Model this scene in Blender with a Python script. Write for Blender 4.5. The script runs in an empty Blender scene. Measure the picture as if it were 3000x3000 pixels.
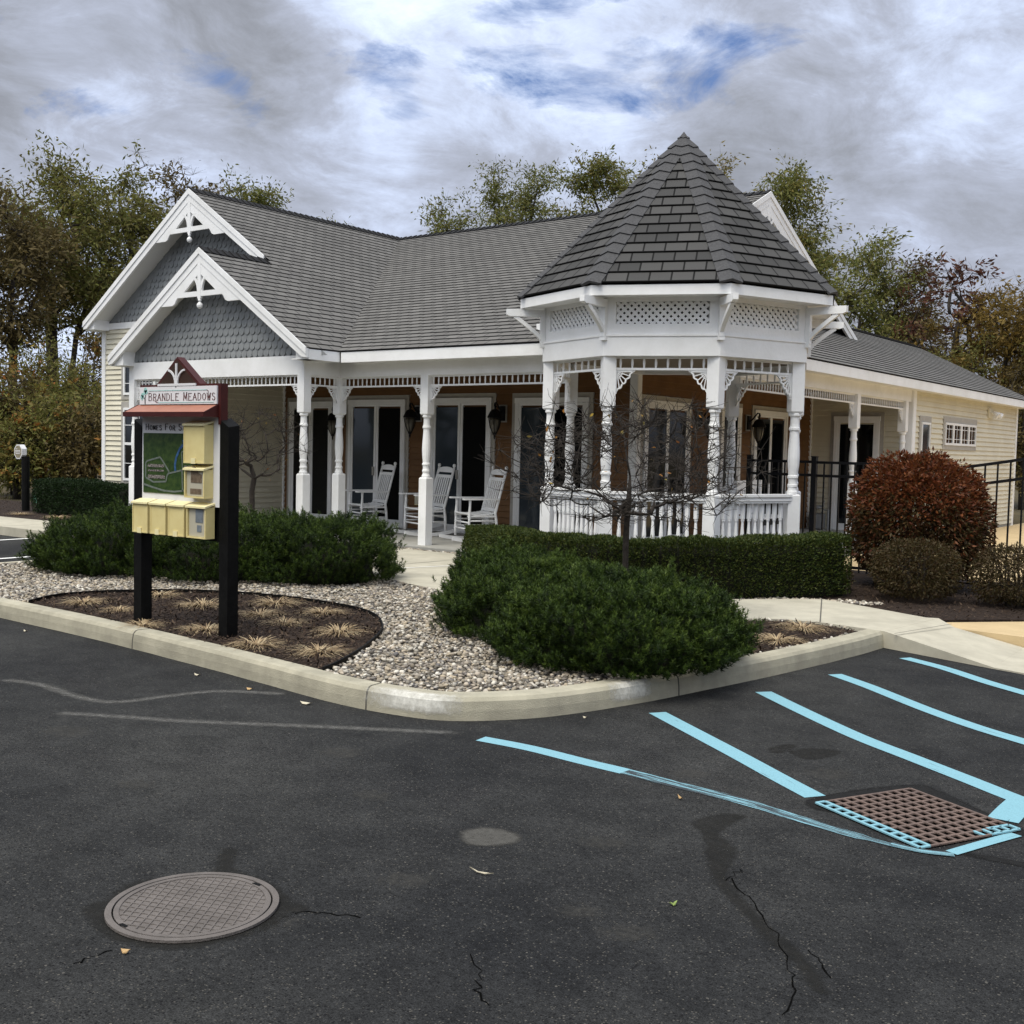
import bpy, math, random
import numpy as np
from mathutils import Vector, Matrix, noise as mnoise
V=Vector
S=bpy.context.scene; COL=S.collection
rnd=random.Random(7)
pi=math.pi
# ------------------------------------------------------------------ helpers
class MB:
    def __init__(s): s.v=[];s.f=[];s.uv=[];s.has=False
    def poly(s,pts,uv=None):
        n=len(s.v); s.v+=[tuple(p) for p in pts]; s.f.append(tuple(range(n,n+len(pts))))
        if uv: s.has=True; s.uv+=list(uv)
        else: s.uv+=[(p[0],p[2]) for p in pts]
        return s
    def mesh(s,vs,fs):
        n=len(s.v); s.v+=[tuple(p) for p in vs]
        for f in fs:
            s.f.append(tuple(i+n for i in f)); s.uv+=[(vs[i][0],vs[i][2]) for i in f]
        return s
    def box(s,x0,x1,y0,y1,z0,z1):
        if x0>x1:x0,x1=x1,x0
        if y0>y1:y0,y1=y1,y0
        if z0>z1:z0,z1=z1,z0
        vs=[(x0,y0,z0),(x1,y0,z0),(x1,y1,z0),(x0,y1,z0),(x0,y0,z1),(x1,y0,z1),(x1,y1,z1),(x0,y1,z1)]
        return s.mesh(vs,[(3,2,1,0),(4,5,6,7),(0,1,5,4),(1,2,6,5),(2,3,7,6),(3,0,4,7)])
    def beam(s,a,b,w,h,up=(0,0,1)):
        a=V(a);b=V(b);d=(b-a).normalized();u=V(up)
        r=d.cross(u)
        if r.length<1e-4: r=d.cross(V((1,0,0)))
        r.normalize();u=r.cross(d).normalized()
        vs=[]
        for p in(a,b):
            for i,j in((-1,-1),(1,-1),(1,1),(-1,1)): vs.append(p+r*(w/2*i)+u*(h/2*j))
        return s.mesh(vs,[(0,1,2,3),(7,6,5,4),(0,4,5,1),(1,5,6,2),(2,6,7,3),(3,7,4,0)])
    def prism(s,pts,vec):
        n=len(pts);vec=V(vec);pts=[V(p) for p in pts]
        nor=V((0,0,0))
        for i in range(n): nor+=pts[i].cross(pts[(i+1)%n])
        if nor.dot(vec)>0: pts=pts[::-1]
        vs=pts+[p+vec for p in pts]
        fs=[tuple(range(n)),tuple(range(2*n-1,n-1,-1))]
        for i in range(n):
            j=(i+1)%n; fs.append((j,i,i+n,j+n))
        return s.mesh(vs,fs)
    def tube(s,pts,rad,n=6,cap=True):
        pts=[V(p) for p in pts]
        if not hasattr(rad,'__len__'): rad=[rad]*len(pts)
        vs=[];fs=[];pr=None
        for i,p in enumerate(pts):
            d=(pts[min(i+1,len(pts)-1)]-pts[max(i-1,0)])
            if d.length<1e-9: d=V((0,0,1))
            d.normalize()
            if pr is None:
                r=d.cross(V((0,0,1)))
                if r.length<.05: r=d.cross(V((1,0,0)))
            else: r=pr-d*pr.dot(d)
            if r.length<1e-6: r=d.cross(V((.3,1,.2)))
            r.normalize();pr=r;u=d.cross(r)
            for k in range(n):
                a=2*pi*k/n; vs.append(p+(r*math.cos(a)+u*math.sin(a))*rad[i])
        for i in range(len(pts)-1):
            for k in range(n):
                k2=(k+1)%n; fs.append((i*n+k,i*n+k2,(i+1)*n+k2,(i+1)*n+k))
        if cap: fs+= [tuple(range(n-1,-1,-1)),tuple((len(pts)-1)*n+k for k in range(n))]
        return s.mesh(vs,fs)
    def lathe(s,prof,c=(0,0,0),n=14):
        vs=[];fs=[]
        for r,z in prof:
            for k in range(n):
                a=2*pi*k/n; vs.append((c[0]+r*math.cos(a),c[1]+r*math.sin(a),c[2]+z))
        for i in range(len(prof)-1):
            for k in range(n):
                k2=(k+1)%n; fs.append((i*n+k,i*n+k2,(i+1)*n+k2,(i+1)*n+k))
        fs+=[tuple(range(n-1,-1,-1)),tuple((len(prof)-1)*n+k for k in range(n))]
        return s.mesh(vs,fs)
    def data(s,name,mat,off=(0,0,0),smooth=False):
        me=bpy.data.meshes.new(name)
        vs=[(a-off[0],b-off[1],c-off[2]) for a,b,c in s.v]
        me.from_pydata(vs,[],s.f)
        uvl=me.uv_layers.new(name='UVMap')
        uvl.data.foreach_set('uv',[c for t in s.uv for c in t])
        if mat: me.materials.append(mat)
        if smooth:
            me.polygons.foreach_set('use_smooth',[True]*len(me.polygons))
        me.validate();me.update()
        return me
    def build(s,name,mat,parent=None,smooth=False,world=True):
        off=(0,0,0)
        if parent and world:
            o=parent
            while o.parent: o=o.parent
            off=tuple(o.location)
        ob=bpy.data.objects.new(name,s.data(name,mat,off,smooth)); COL.objects.link(ob)
        if parent: ob.parent=parent
        return ob
def thing(name,label,cat,loc=(0,0,0),rz=0,group=None):
    o=bpy.data.objects.new(name,None);COL.objects.link(o);o.location=loc;o.rotation_euler=(0,0,rz)
    o.empty_display_size=.2
    return tag(o,label,cat,group)
def tag(o,label,cat,group=None):
    o['label']=label;o['category']=cat
    if group:o['group']=group
    return o
def struct(o): o['kind']='structure';return o
def stuff(o,label,cat): o['kind']='stuff';o['label']=label;o['category']=cat;return o
def dup(o,parent=None):
    c=o.copy();COL.objects.link(c)
    if parent: c.parent=parent
    for ch in list(o.children): dup(ch,c)
    return c
def npmesh(name,verts,quads,mat,parent=None,loc=(0,0,0),smooth=False):
    verts=np.asarray(verts,np.float32);quads=np.asarray(quads,np.int32)
    k=quads.shape[1];me=bpy.data.meshes.new(name)
    me.vertices.add(len(verts));me.vertices.foreach_set('co',verts.ravel())
    me.loops.add(quads.size);me.loops.foreach_set('vertex_index',quads.ravel())
    me.polygons.add(len(quads));me.polygons.foreach_set('loop_start',np.arange(0,quads.size,k,dtype=np.int32))
    me.polygons.foreach_set('loop_total',np.full(len(quads),k,np.int32))
    if smooth: me.polygons.foreach_set('use_smooth',np.ones(len(quads),bool))
    me.update(calc_edges=True);me.materials.append(mat)
    ob=bpy.data.objects.new(name,me);COL.objects.link(ob);ob.location=loc
    if parent:ob.parent=parent
    return ob
def leaves(name,cen,dirs,L,W,mat,parent=None,seed=0):
    """rhombus leaves: cen (N,3), dirs (N,3), L,W arrays or floats"""
    rg=np.random.default_rng(seed);N=len(cen)
    d=dirs/ (np.linalg.norm(dirs,axis=1,keepdims=True)+1e-9)
    q=rg.normal(size=(N,3));b=np.cross(d,q);b/=np.linalg.norm(b,axis=1,keepdims=True)+1e-9
    L=np.broadcast_to(np.asarray(L,float).reshape(-1,1),(N,1));W=np.broadcast_to(np.asarray(W,float).reshape(-1,1),(N,1))
    n=np.cross(d,b)
    v=np.stack([cen,cen+d*L*.45+b*W*.5+n*W*.12,cen+d*L,cen+d*L*.45-b*W*.5+n*W*.12],1).reshape(-1,3)
    return npmesh(name,v,np.arange(4*N).reshape(-1,4),mat,parent)
# ------------------------------------------------------------------ materials
def newmat(name):
    m=bpy.data.materials.new(name);m.use_nodes=True;nt=m.node_tree
    return m,nt,nt.nodes['Principled BSDF'],nt.nodes,nt.links
def rgb(c): return (c[0],c[1],c[2],1)
def pm(name,c1,c2=None,scale=6,rough=.75,bump=0,bscale=60,spec=.3,detail=5,metal=0,fac=(.35,.65)):
    m,nt,b,N,L=newmat(name)
    b.inputs['Roughness'].default_value=rough;b.inputs['Specular IOR Level'].default_value=spec;b.inputs['Metallic'].default_value=metal
    b.inputs['Base Color'].default_value=rgb(c1)
    tc=N.new('ShaderNodeTexCoord')
    if c2:
        n=N.new('ShaderNodeTexNoise');n.inputs['Scale'].default_value=scale;n.inputs['Detail'].default_value=detail;n.inputs['Roughness'].default_value=.65
        L.new(tc.outputs['Object'],n.inputs['Vector'])
        r=N.new('ShaderNodeValToRGB');r.color_ramp.elements[0].position=fac[0];r.color_ramp.elements[1].position=fac[1]
        r.color_ramp.elements[0].color=rgb(c1);r.color_ramp.elements[1].color=rgb(c2)
        L.new(n.outputs['Fac'],r.inputs['Fac']);L.new(r.outputs['Color'],b.inputs['Base Color'])
    if bump:
        n2=N.new('ShaderNodeTexNoise');n2.inputs['Scale'].default_value=bscale;n2.inputs['Detail'].default_value=4
        L.new(tc.outputs['Object'],n2.inputs['Vector'])
        bp=N.new('ShaderNodeBump');bp.inputs['Strength'].default_value=bump;bp.inputs['Distance'].default_value=.02
        L.new(n2.outputs['Fac'],bp.inputs['Height']);L.new(bp.outputs['Normal'],b.inputs['Normal'])
    return m
def leafmat(name,cols,rough=.6,trans=.25,spec=.2):
    """colour picked per leaf"""
    m,nt,b,N,L=newmat(name)
    g=N.new('ShaderNodeNewGeometry');r=N.new('ShaderNodeValToRGB');cr=r.color_ramp;cr.interpolation='LINEAR'
    n=len(cols)
    while len(cr.elements)<n: cr.elements.new(.5)
    for i,c in enumerate(cols): cr.elements[i].position=i/(n-1);cr.elements[i].color=rgb(c)
    L.new(g.outputs['Random Per Island'],r.inputs['Fac'])
    L.new(r.outputs['Color'],b.inputs['Base Color'])
    b.inputs['Roughness'].default_value=rough;b.inputs['Specular IOR Level'].default_value=spec
    if trans:
        t=N.new('ShaderNodeBsdfTranslucent');L.new(r.outputs['Color'],t.inputs['Color'])
        mx=N.new('ShaderNodeMixShader');mx.inputs['Fac'].default_value=trans
        L.new(b.outputs['BSDF'],mx.inputs[1]);L.new(t.outputs['BSDF'],mx.inputs[2])
        L.new(mx.outputs['Shader'],N['Material Output'].inputs['Surface'])
    return m
def shinglemat(name,ca,cb,cm,bw,rh,ms=.0075):
    m,nt,b,N,L=newmat(name)
    uv=N.new('ShaderNodeUVMap');uv.uv_map='UVMap'
    br=N.new('ShaderNodeTexBrick');br.offset=.5;br.inputs['Scale'].default_value=1
    br.inputs['Brick Width'].default_value=bw;br.inputs['Row Height'].default_value=rh
    br.inputs['Mortar Size'].default_value=ms;br.inputs['Mortar Smooth'].default_value=.15;br.inputs['Bias'].default_value=0
    br.inputs['Color1'].default_value=rgb(ca);br.inputs['Color2'].default_value=rgb(cb);br.inputs['Mortar'].default_value=rgb(cm)
    L.new(uv.outputs['UV'],br.inputs['Vector'])
    n=N.new('ShaderNodeTexNoise');n.inputs['Scale'].default_value=.7;n.inputs['Detail'].default_value=7;L.new(uv.outputs['UV'],n.inputs['Vector'])
    n2=N.new('ShaderNodeTexNoise');n2.inputs['Scale'].default_value=160;L.new(uv.outputs['UV'],n2.inputs['Vector'])
    mp=N.new('ShaderNodeMapRange');mp.inputs['To Min'].default_value=.82;mp.inputs['To Max'].default_value=1.18;L.new(n.outputs['Fac'],mp.inputs['Value'])
    mp2=N.new('ShaderNodeMapRange');mp2.inputs['To Min'].default_value=.6;mp2.inputs['To Max'].default_value=1.4;L.new(n2.outputs['Fac'],mp2.inputs['Value'])
    mu=N.new('ShaderNodeMath');mu.operation='MULTIPLY';L.new(mp.outputs['Result'],mu.inputs[0]);L.new(mp2.outputs['Result'],mu.inputs[1])
    vm=N.new('ShaderNodeVectorMath');vm.operation='SCALE';L.new(br.outputs['Color'],vm.inputs[0]);L.new(mu.outputs['Value'],vm.inputs['Scale'])
    L.new(vm.outputs['Vector'],b.inputs['Base Color']);b.inputs['Roughness'].default_value=.9;b.inputs['Specular IOR Level'].default_value=.2
    bp=N.new('ShaderNodeBump');bp.inputs['Strength'].default_value=.5;bp.inputs['Distance'].default_value=.01
    L.new(br.outputs['Fac'],bp.inputs['Height']);bp.invert=True;L.new(bp.outputs['Normal'],b.inputs['Normal'])
    return m
WHITE=pm('white_paint',(.84,.845,.85),(.69,.69,.675),scale=1.7,rough=.55,bump=.10,bscale=30,fac=(.42,.80),detail=9)
TRIM=pm('grey_trim',(.42,.40,.36),(.36,.34,.31),scale=8,rough=.6)
CREAM=pm('cream_siding',(.70,.66,.53),(.62,.58,.46),scale=2,rough=.6,bump=.08,bscale=80)
ORANGE=pm('tan_siding',(.19,.098,.040),(.145,.073,.030),scale=3,rough=.65,bump=.08,bscale=80)
SCAL=pm('grey_scallop',(.255,.268,.275),(.205,.216,.222),scale=4,rough=.7)
ROOF=shinglemat('roof_shingles',(.158,.153,.146),(.122,.118,.113),(.020,.020,.020),.24,.15)
ROOFD=shinglemat('gazebo_shingles',(.074,.073,.072),(.046,.046,.046),(.008,.008,.008),.235,.165,.010)
CAPM=pm('ridge_cap_shingle',(.016,.016,.017),(.010,.010,.011),scale=30,rough=.9)
HIPM=pm('hip_cap_shingle',(.08,.08,.083),(.055,.055,.058),scale=40,rough=.9,bump=.2,bscale=150)
SOFF=pm('soffit_white',(.72,.72,.71),rough=.6)
CEIL=pm('porch_ceiling',(.22,.18,.13),rough=.7)
BLACK=pm('black_paint',(.003,.003,.003),(.006,.006,.006),scale=12,rough=.6,bump=.15,bscale=40,spec=.12)
BMETAL=pm('black_metal',(.008,.008,.009),rough=.5,spec=.15)
PORCHF=pm('porch_concrete',(.36,.355,.33),(.29,.285,.26),scale=4,rough=.85,bump=.1,bscale=120)
def glassmat(name,c):
    m,nt,b,N,L=newmat(name);b.inputs['Base Color'].default_value=rgb(c);b.inputs['Roughness'].default_value=.06;b.inputs['Specular IOR Level'].default_value=.3
    return m
GLASS=glassmat('dark_glass',(.004,.005,.006));GLASSB=glassmat('curtained_glass',(.03,.04,.05));SCREEN=pm('door_screen',(.005,.005,.005),rough=.9,spec=.1)
# asphalt
def asphalt():
    m,nt,b,N,L=newmat('asphalt');tc=N.new('ShaderNodeTexCoord')
    def nz(sc,det=4,ro=.6):
        n=N.new('ShaderNodeTexNoise');n.inputs['Scale'].default_value=sc;n.inputs['Detail'].default_value=det;n.inputs['Roughness'].default_value=ro
        L.new(tc.outputs['Object'],n.inputs['Vector']);return n.outputs['Fac']
    def mr(x,a,c,lo=.3,hi=.7):
        p=N.new('ShaderNodeMapRange');p.inputs['From Min'].default_value=lo;p.inputs['From Max'].default_value=hi;p.inputs['To Min'].default_value=a;p.inputs['To Max'].default_value=c;L.new(x,p.inputs['Value']);return p.outputs[0]
    def mul(a,c):
        q=N.new('ShaderNodeMath');q.operation='MULTIPLY';L.new(a,q.inputs[0]);L.new(c,q.inputs[1]);return q.outputs[0]
    big=nz(.5,7,.62)
    r=N.new('ShaderNodeValToRGB');e=r.color_ramp.elements;e[0].position=.32;e[1].position=.70;e[0].color=(.0125,.0132,.0148,1);e[1].color=(.037,.0372,.036,1)
    L.new(big,r.inputs['Fac'])
    k=mul(mul(mr(nz(4,6,.75),.72,1.25),mr(nz(45,3,.8),.65,1.38,.35,.65)),mr(nz(170,2,.8),.3,1.75,.32,.68))
    vs=N.new('ShaderNodeVectorMath');vs.operation='SCALE';L.new(r.outputs['Color'],vs.inputs[0]);L.new(k,vs.inputs['Scale'])
    def grains(sc,th,col,thr,prev):
        vo=N.new('ShaderNodeTexVoronoi');vo.inputs['Scale'].default_value=sc;L.new(tc.outputs['Object'],vo.inputs['Vector'])
        lt=N.new('ShaderNodeMath');lt.operation='LESS_THAN';lt.inputs[1].default_value=th;L.new(vo.outputs['Distance'],lt.inputs[0])
        sp=N.new('ShaderNodeSeparateColor');L.new(vo.outputs['Color'],sp.inputs[0])
        gt=N.new('ShaderNodeMath');gt.operation='GREATER_THAN';gt.inputs[1].default_value=thr;L.new(sp.outputs[0],gt.inputs[0])
        mx=N.new('ShaderNodeMixRGB');mx.inputs[2].default_value=col;L.new(mul(lt.outputs[0],gt.outputs[0]),mx.inputs[0]);L.new(prev,mx.inputs[1]);return mx.outputs[0]
    c=grains(110,.34,(.075,.071,.063,1),.84,vs.outputs[0]);c=grains(60,.26,(.095,.09,.08,1),.95,c);c=grains(85,.36,(.008,.008,.009,1),.80,c)
    L.new(c,b.inputs['Base Color']);b.inputs['Roughness'].default_value=.9;b.inputs['Specular IOR Level'].default_value=.15
    bp=N.new('ShaderNodeBump');bp.inputs['Strength'].default_value=.7;bp.inputs['Distance'].default_value=.005;L.new(nz(170,2,.8),bp.inputs['Height']);L.new(bp.outputs['Normal'],b.inputs['Normal'])
    return m
ASPH=asphalt()
TARD=pm('sealed_asphalt',(.012,.012,.013),(.025,.025,.026),scale=20,rough=.8)
CONC=pm('concrete',(.50,.47,.38),(.39,.365,.295),scale=3,rough=.9,bump=.25,bscale=160,detail=8)
CONCK=pm('kerb_concrete',(.45,.42,.325),(.31,.29,.225),scale=4,rough=.9,bump=.3,bscale=140,detail=9)
TANC=pm('tan_concrete',(.55,.42,.24),(.46,.35,.20),scale=3,rough=.9,bump=.2,bscale=100)
MULCH=pm('mulch',(.014,.0085,.006),(.036,.022,.015),scale=28,rough=.95,bump=1,bscale=55,detail=8)
LITTER=pm('leaf_litter_ground',(.05,.045,.025),(.10,.075,.035),scale=1.5,rough=.95,bump=.5,bscale=20,detail=8)
GRAVB=pm('gravel_base',(.07,.06,.05),(.16,.145,.12),scale=60,rough=.9)
STONE=leafmat('river_stone',[(.56,.52,.44),(.17,.155,.13),(.44,.37,.27),(.07,.065,.06),(.68,.64,.56),(.30,.255,.20),(.13,.125,.13),(.50,.43,.34),(.10,.09,.075)],rough=.7,trans=0)
CHIP=leafmat('mulch_chip',[(.014,.009,.006),(.042,.026,.017),(.024,.014,.010),(.10,.07,.048),(.02,.012,.009)],rough=.9,trans=0)
def paint(name,c,wear,sc=14,along=False):
    m,nt,b,N,L=newmat(name);tc=N.new('ShaderNodeTexCoord')
    n=N.new('ShaderNodeTexNoise');n.inputs['Scale'].default_value=sc;n.inputs['Detail'].default_value=8;n.inputs['Roughness'].default_value=.75
    if along:
        mp=N.new('ShaderNodeMapping');mp.inputs['Scale'].default_value=(.09,1.5,1);L.new(tc.outputs['UV'],mp.inputs['Vector']);L.new(mp.outputs[0],n.inputs['Vector'])
    else: L.new(tc.outputs['Object'],n.inputs['Vector'])
    r=N.new('ShaderNodeValToRGB');r.color_ramp.elements[0].position=wear-.03;r.color_ramp.elements[1].position=wear+.03
    r.color_ramp.elements[0].color=(.025,.03,.035,1);r.color_ramp.elements[1].color=rgb(c);L.new(n.outputs['Fac'],r.inputs['Fac'])
    n2=N.new('ShaderNodeTexNoise');n2.inputs['Scale'].default_value=140;L.new(tc.outputs['Object'],n2.inputs['Vector'])
    p=N.new('ShaderNodeMapRange');p.inputs['To Min'].default_value=.75;p.inputs['To Max'].default_value=1.2;L.new(n2.outputs['Fac'],p.inputs['Value'])
    vs=N.new('ShaderNodeVectorMath');vs.operation='SCALE';L.new(r.outputs['Color'],vs.inputs[0]);L.new(p.outputs[0],vs.inputs['Scale']);L.new(vs.outputs[0],b.inputs['Base Color'])
    b.inputs['Roughness'].default_value=.8;return m
BLUEP=paint('blue_line_paint',(.195,.40,.475),.36,30,True);BLUEW=paint('worn_blue_paint',(.19,.39,.46),.52,34,True);WHITEP=paint('white_line_paint',(.8,.8,.78),.32)
BARK=pm('bark',(.045,.036,.028),(.02,.016,.013),scale=14,rough=.95,bump=.6,bscale=30)
BARKG=pm('grey_bark',(.045,.037,.031),(.024,.02,.017),scale=20,rough=.95,bump=.5,bscale=40)
RUST=pm('rusty_iron',(.17,.12,.10),(.11,.08,.07),scale=18,rough=.85,bump=.3,bscale=90)
IRON=pm('manhole_iron',(.150,.134,.125),(.108,.096,.089),scale=9,rough=.85,bump=.3,bscale=120)
YEL=pm('yellow_plastic',(.72,.62,.30),(.66,.55,.25),scale=7,rough=.5)
YELL=pm('pale_yellow_plastic',(.80,.72,.42),rough=.5)
MAROON=pm('maroon_paint',(.062,.010,.008),(.045,.007,.006),scale=12,rough=.5)
BROWNP=pm('dark_brown_panel',(.035,.016,.009),rough=.6)
COPPER=pm('copper_red_metal',(.36,.155,.105),(.29,.12,.08),scale=5,rough=.45)
SIGNW=pm('sign_white',(.70,.70,.72),rough=.5)
INK=pm('dark_ink',(.03,.025,.028),rough=.6);INKR=pm('brown_ink',(.10,.035,.035),rough=.6);TEAL=pm('teal_ink',(.25,.50,.47),(.35,.58,.55),scale=40,rough=.6)
GLAST=pm('lamp_glass',(.10,.09,.07),rough=.1,spec=.6)
GREENB=pm('green_box_metal',(.10,.24,.17),(.08,.19,.14),scale=10,rough=.6)
SHED=pm('brown_shed_wood',(.20,.09,.03),(.15,.065,.02),scale=6,rough=.8)
GREYM=pm('grey_metal',(.30,.31,.32),rough=.5)
# ------------------------------------------------------------------ camera
f=3283.43;pitch=-.0576796;roll=.0227507;yaw=.648209
ca,sa=math.cos(yaw),math.sin(yaw)
Rv=V((ca,sa,0));F0=V((-sa,ca,0));Zv=V((0,0,1))
Fv=F0*math.cos(pitch)+Zv*math.sin(pitch);Uv=-F0*math.sin(pitch)+Zv*math.cos(pitch)
rx=Rv*math.cos(roll)+Uv*math.sin(roll);ry=Uv*math.cos(roll)-Rv*math.sin(roll)
cam=bpy.data.objects.new('camera',bpy.data.cameras.new('camera'));COL.objects.link(cam)
M=Matrix((rx,ry,-Fv)).transposed().to_4x4();M.translation=V((0,0,1.6));cam.matrix_world=M
cam.data.sensor_width=36;cam.data.sensor_fit='HORIZONTAL';cam.data.lens=f/3000*36;cam.data.clip_end=2000;cam.data.clip_start=.05
S.camera=cam
S.render.resolution_x=S.render.resolution_y=1024
# ------------------------------------------------------------------ world
SUN_AZ=math.atan2(-.92,.05)   # from the sun towards the scene's front, behind the viewer
SUN_EL=math.radians(63)
def world():
    w=bpy.data.worlds.new('World');S.world=w;w.use_nodes=True;nt=w.node_tree;N=nt.nodes;L=nt.links
    bg=N['Background'];bg.inputs['Strength'].default_value=1
    sky=N.new('ShaderNodeTexSky');sky.sky_type='NISHITA';sky.sun_disc=False;sky.sun_elevation=SUN_EL;sky.sun_rotation=pi/2-SUN_AZ
    tc=N.new('ShaderNodeTexCoord');sp=N.new('ShaderNodeSeparateXYZ');L.new(tc.outputs['Generated'],sp.inputs[0])
    def math_(op,a=None,b=None,av=None,bv=None,clamp=False):
        n=N.new('ShaderNodeMath');n.operation=op;n.use_clamp=clamp
        if a is not None:L.new(a,n.inputs[0])
        elif av is not None:n.inputs[0].default_value=av
        if b is not None:L.new(b,n.inputs[1])
        elif bv is not None:n.inputs[1].default_value=bv
        return n.outputs[0]
    mp=N.new('ShaderNodeMapping');L.new(tc.outputs['Generated'],mp.inputs['Vector']);mp.inputs['Rotation'].default_value=(0,0,-yaw);mp.inputs['Scale'].default_value=(1,1,2.1)
    def nz(sc,det,ro,dist=0,w=0):
        n=N.new('ShaderNodeTexNoise');n.noise_dimensions='4D';n.inputs['W'].default_value=w;n.inputs['Scale'].default_value=sc;n.inputs['Detail'].default_value=det;n.inputs['Roughness'].default_value=ro;n.inputs['Distortion'].default_value=dist
        L.new(mp.outputs[0],n.inputs['Vector']);return n.outputs['Fac']
    def ramp(x,els):
        r=N.new('ShaderNodeValToRGB');cr=r.color_ramp
        while len(cr.elements)<len(els):cr.elements.new(.5)
        for i,(p,c) in enumerate(els):cr.elements[i].position=p;cr.elements[i].color=rgb(c)
        L.new(x,r.inputs['Fac']);return r.outputs['Color']
    def blob(u,v,rad,soft):
        """soft round region of the sky, by direction"""
        X=(u*3000/1932-1500)/f;Y=(v*3000/1932-1500)/f
        d=(Fv+rx*X-ry*Y).normalized()
        n=N.new('ShaderNodeVectorMath');n.operation='DISTANCE';L.new(mpd,n.inputs[0]);n.inputs[1].default_value=d
        m=N.new('ShaderNodeMapRange');m.interpolation_type='SMOOTHSTEP';m.inputs['From Min'].default_value=rad;m.inputs['From Max'].default_value=rad+soft;m.inputs['To Min'].default_value=1;m.inputs['To Max'].default_value=0
        L.new(n.outputs['Value'],m.inputs['Value']);return m.outputs[0]
    # ragged edges: jitter the direction
    jn=N.new('ShaderNodeTexNoise');jn.inputs['Scale'].default_value=7;jn.inputs['Detail'].default_value=6;L.new(mp.outputs[0],jn.inputs['Vector'])
    js=N.new('ShaderNodeVectorMath');js.operation='SUBTRACT';L.new(jn.outputs['Color'],js.inputs[0]);js.inputs[1].default_value=(.5,.5,.5)
    jk=N.new('ShaderNodeVectorMath');jk.operation='SCALE';L.new(js.outputs[0],jk.inputs[0]);jk.inputs['Scale'].default_value=.22
    ja=N.new('ShaderNodeVectorMath');ja.operation='ADD';L.new(tc.outputs['Generated'],ja.inputs[0]);L.new(jk.outputs[0],ja.inputs[1]);mpd=ja.outputs[0]
    big=nz(2.6,10,.63,.5,2.1);det=nz(9.5,10,.70,.6,7.3)
    s=math_('ADD',math_('MULTIPLY',big,bv=.62),math_('MULTIPLY',det,bv=.38))
    for (u,v,r,sf,k) in BL: s=math_('ADD',s,math_('MULTIPLY',blob(u,v,r,sf),bv=k))
    cloud=ramp(s,[(.30,(.20,.21,.235)),(.40,(.29,.31,.36)),(.49,(.39,.425,.52)),(.57,(.55,.625,.80)),(.67,(.76,.86,1.05)),(.8,(.94,.99,1.1))])
    hole=nz(7.5,10,.66,.7,13.7)
    for (u,v,r,sf,k) in HL: hole=math_('ADD',hole,math_('MULTIPLY',blob(u,v,r,sf),bv=k))
    hm2=ramp(hole,[(.63,(0,0,0)),(.84,(.95,.95,.95))])
    sc=N.new('ShaderNodeVectorMath');sc.operation='SCALE';L.new(sky.outputs[0],sc.inputs[0]);sc.inputs['Scale'].default_value=.085
    blue=N.new('ShaderNodeMixRGB');blue.inputs[0].default_value=.6;L.new(sc.outputs[0],blue.inputs[1]);blue.inputs[2].default_value=(.09,.18,.46,1)
    mx=N.new('ShaderNodeMixRGB');L.new(hm2,mx.inputs[0]);L.new(cloud,mx.inputs[1]);L.new(blue.outputs[0],mx.inputs[2])
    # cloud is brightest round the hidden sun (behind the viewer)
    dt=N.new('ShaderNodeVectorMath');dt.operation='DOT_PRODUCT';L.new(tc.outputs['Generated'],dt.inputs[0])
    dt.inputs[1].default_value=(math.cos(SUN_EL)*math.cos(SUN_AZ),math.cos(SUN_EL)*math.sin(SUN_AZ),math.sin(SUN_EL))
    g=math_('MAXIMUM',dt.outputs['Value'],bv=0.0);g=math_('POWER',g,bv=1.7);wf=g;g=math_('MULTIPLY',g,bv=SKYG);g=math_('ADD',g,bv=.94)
    # below the horizon the far ground is dark; just above, distant woods and houses dim the light
    hr=N.new('ShaderNodeMapRange');hr.inputs['From Min'].default_value=-.02;hr.inputs['From Max'].default_value=.02;hr.inputs['To Min'].default_value=.12;L.new(sp.outputs['Z'],hr.inputs['Value'])
    g=math_('MULTIPLY',g,hr.outputs[0])
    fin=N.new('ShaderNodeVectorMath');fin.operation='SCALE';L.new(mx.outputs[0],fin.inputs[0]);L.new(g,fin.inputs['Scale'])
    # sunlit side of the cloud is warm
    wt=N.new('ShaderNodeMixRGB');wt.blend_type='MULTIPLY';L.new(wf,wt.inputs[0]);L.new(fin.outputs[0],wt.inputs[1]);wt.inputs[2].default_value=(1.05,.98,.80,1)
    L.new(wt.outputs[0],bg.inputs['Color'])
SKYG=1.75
# cloud banks: (u,v) of the photo's frame gives the direction only; size in radians; brightness shift
BL=[(120,60,.06,.22,-.10),(430,90,.02,.12,-.10),(60,180,.02,.10,-.06),(700,250,.08,.30,.05),(900,170,.05,.3,.04),(1500,90,.12,.35,.10),(1000,60,.05,.2,.04),(1150,330,.03,.35,-.10),(1750,330,.10,.35,-.11),(800,360,.05,.2,-.06),(650,430,.01,.14,.08),(250,230,.02,.12,.10)]
HL=[(1010,40,.0,.10,.27),(1310,130,.0,.06,.2),(470,180,.0,.06,.17),(1200,75,.0,.05,.2),(800,120,.01,.05,.18),(170,190,.0,.06,.15),(1420,85,.0,.05,.2)]
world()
sun=bpy.data.objects.new('sun',bpy.data.lights.new('sun','SUN'));COL.objects.link(sun)
sun.data.energy=2.0;sun.data.angle=math.radians(32);sun.data.color=(1,.93,.80)
sd=V((math.cos(SUN_EL)*math.cos(SUN_AZ),math.cos(SUN_EL)*math.sin(SUN_AZ),math.sin(SUN_EL)))
sun.rotation_euler=sd.to_track_quat('Z','Y').to_euler()
vs=S.view_settings;vs.view_transform='Standard';vs.look='None';vs.exposure=.42;vs.gamma=1;vs.use_curve_mapping=False
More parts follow.
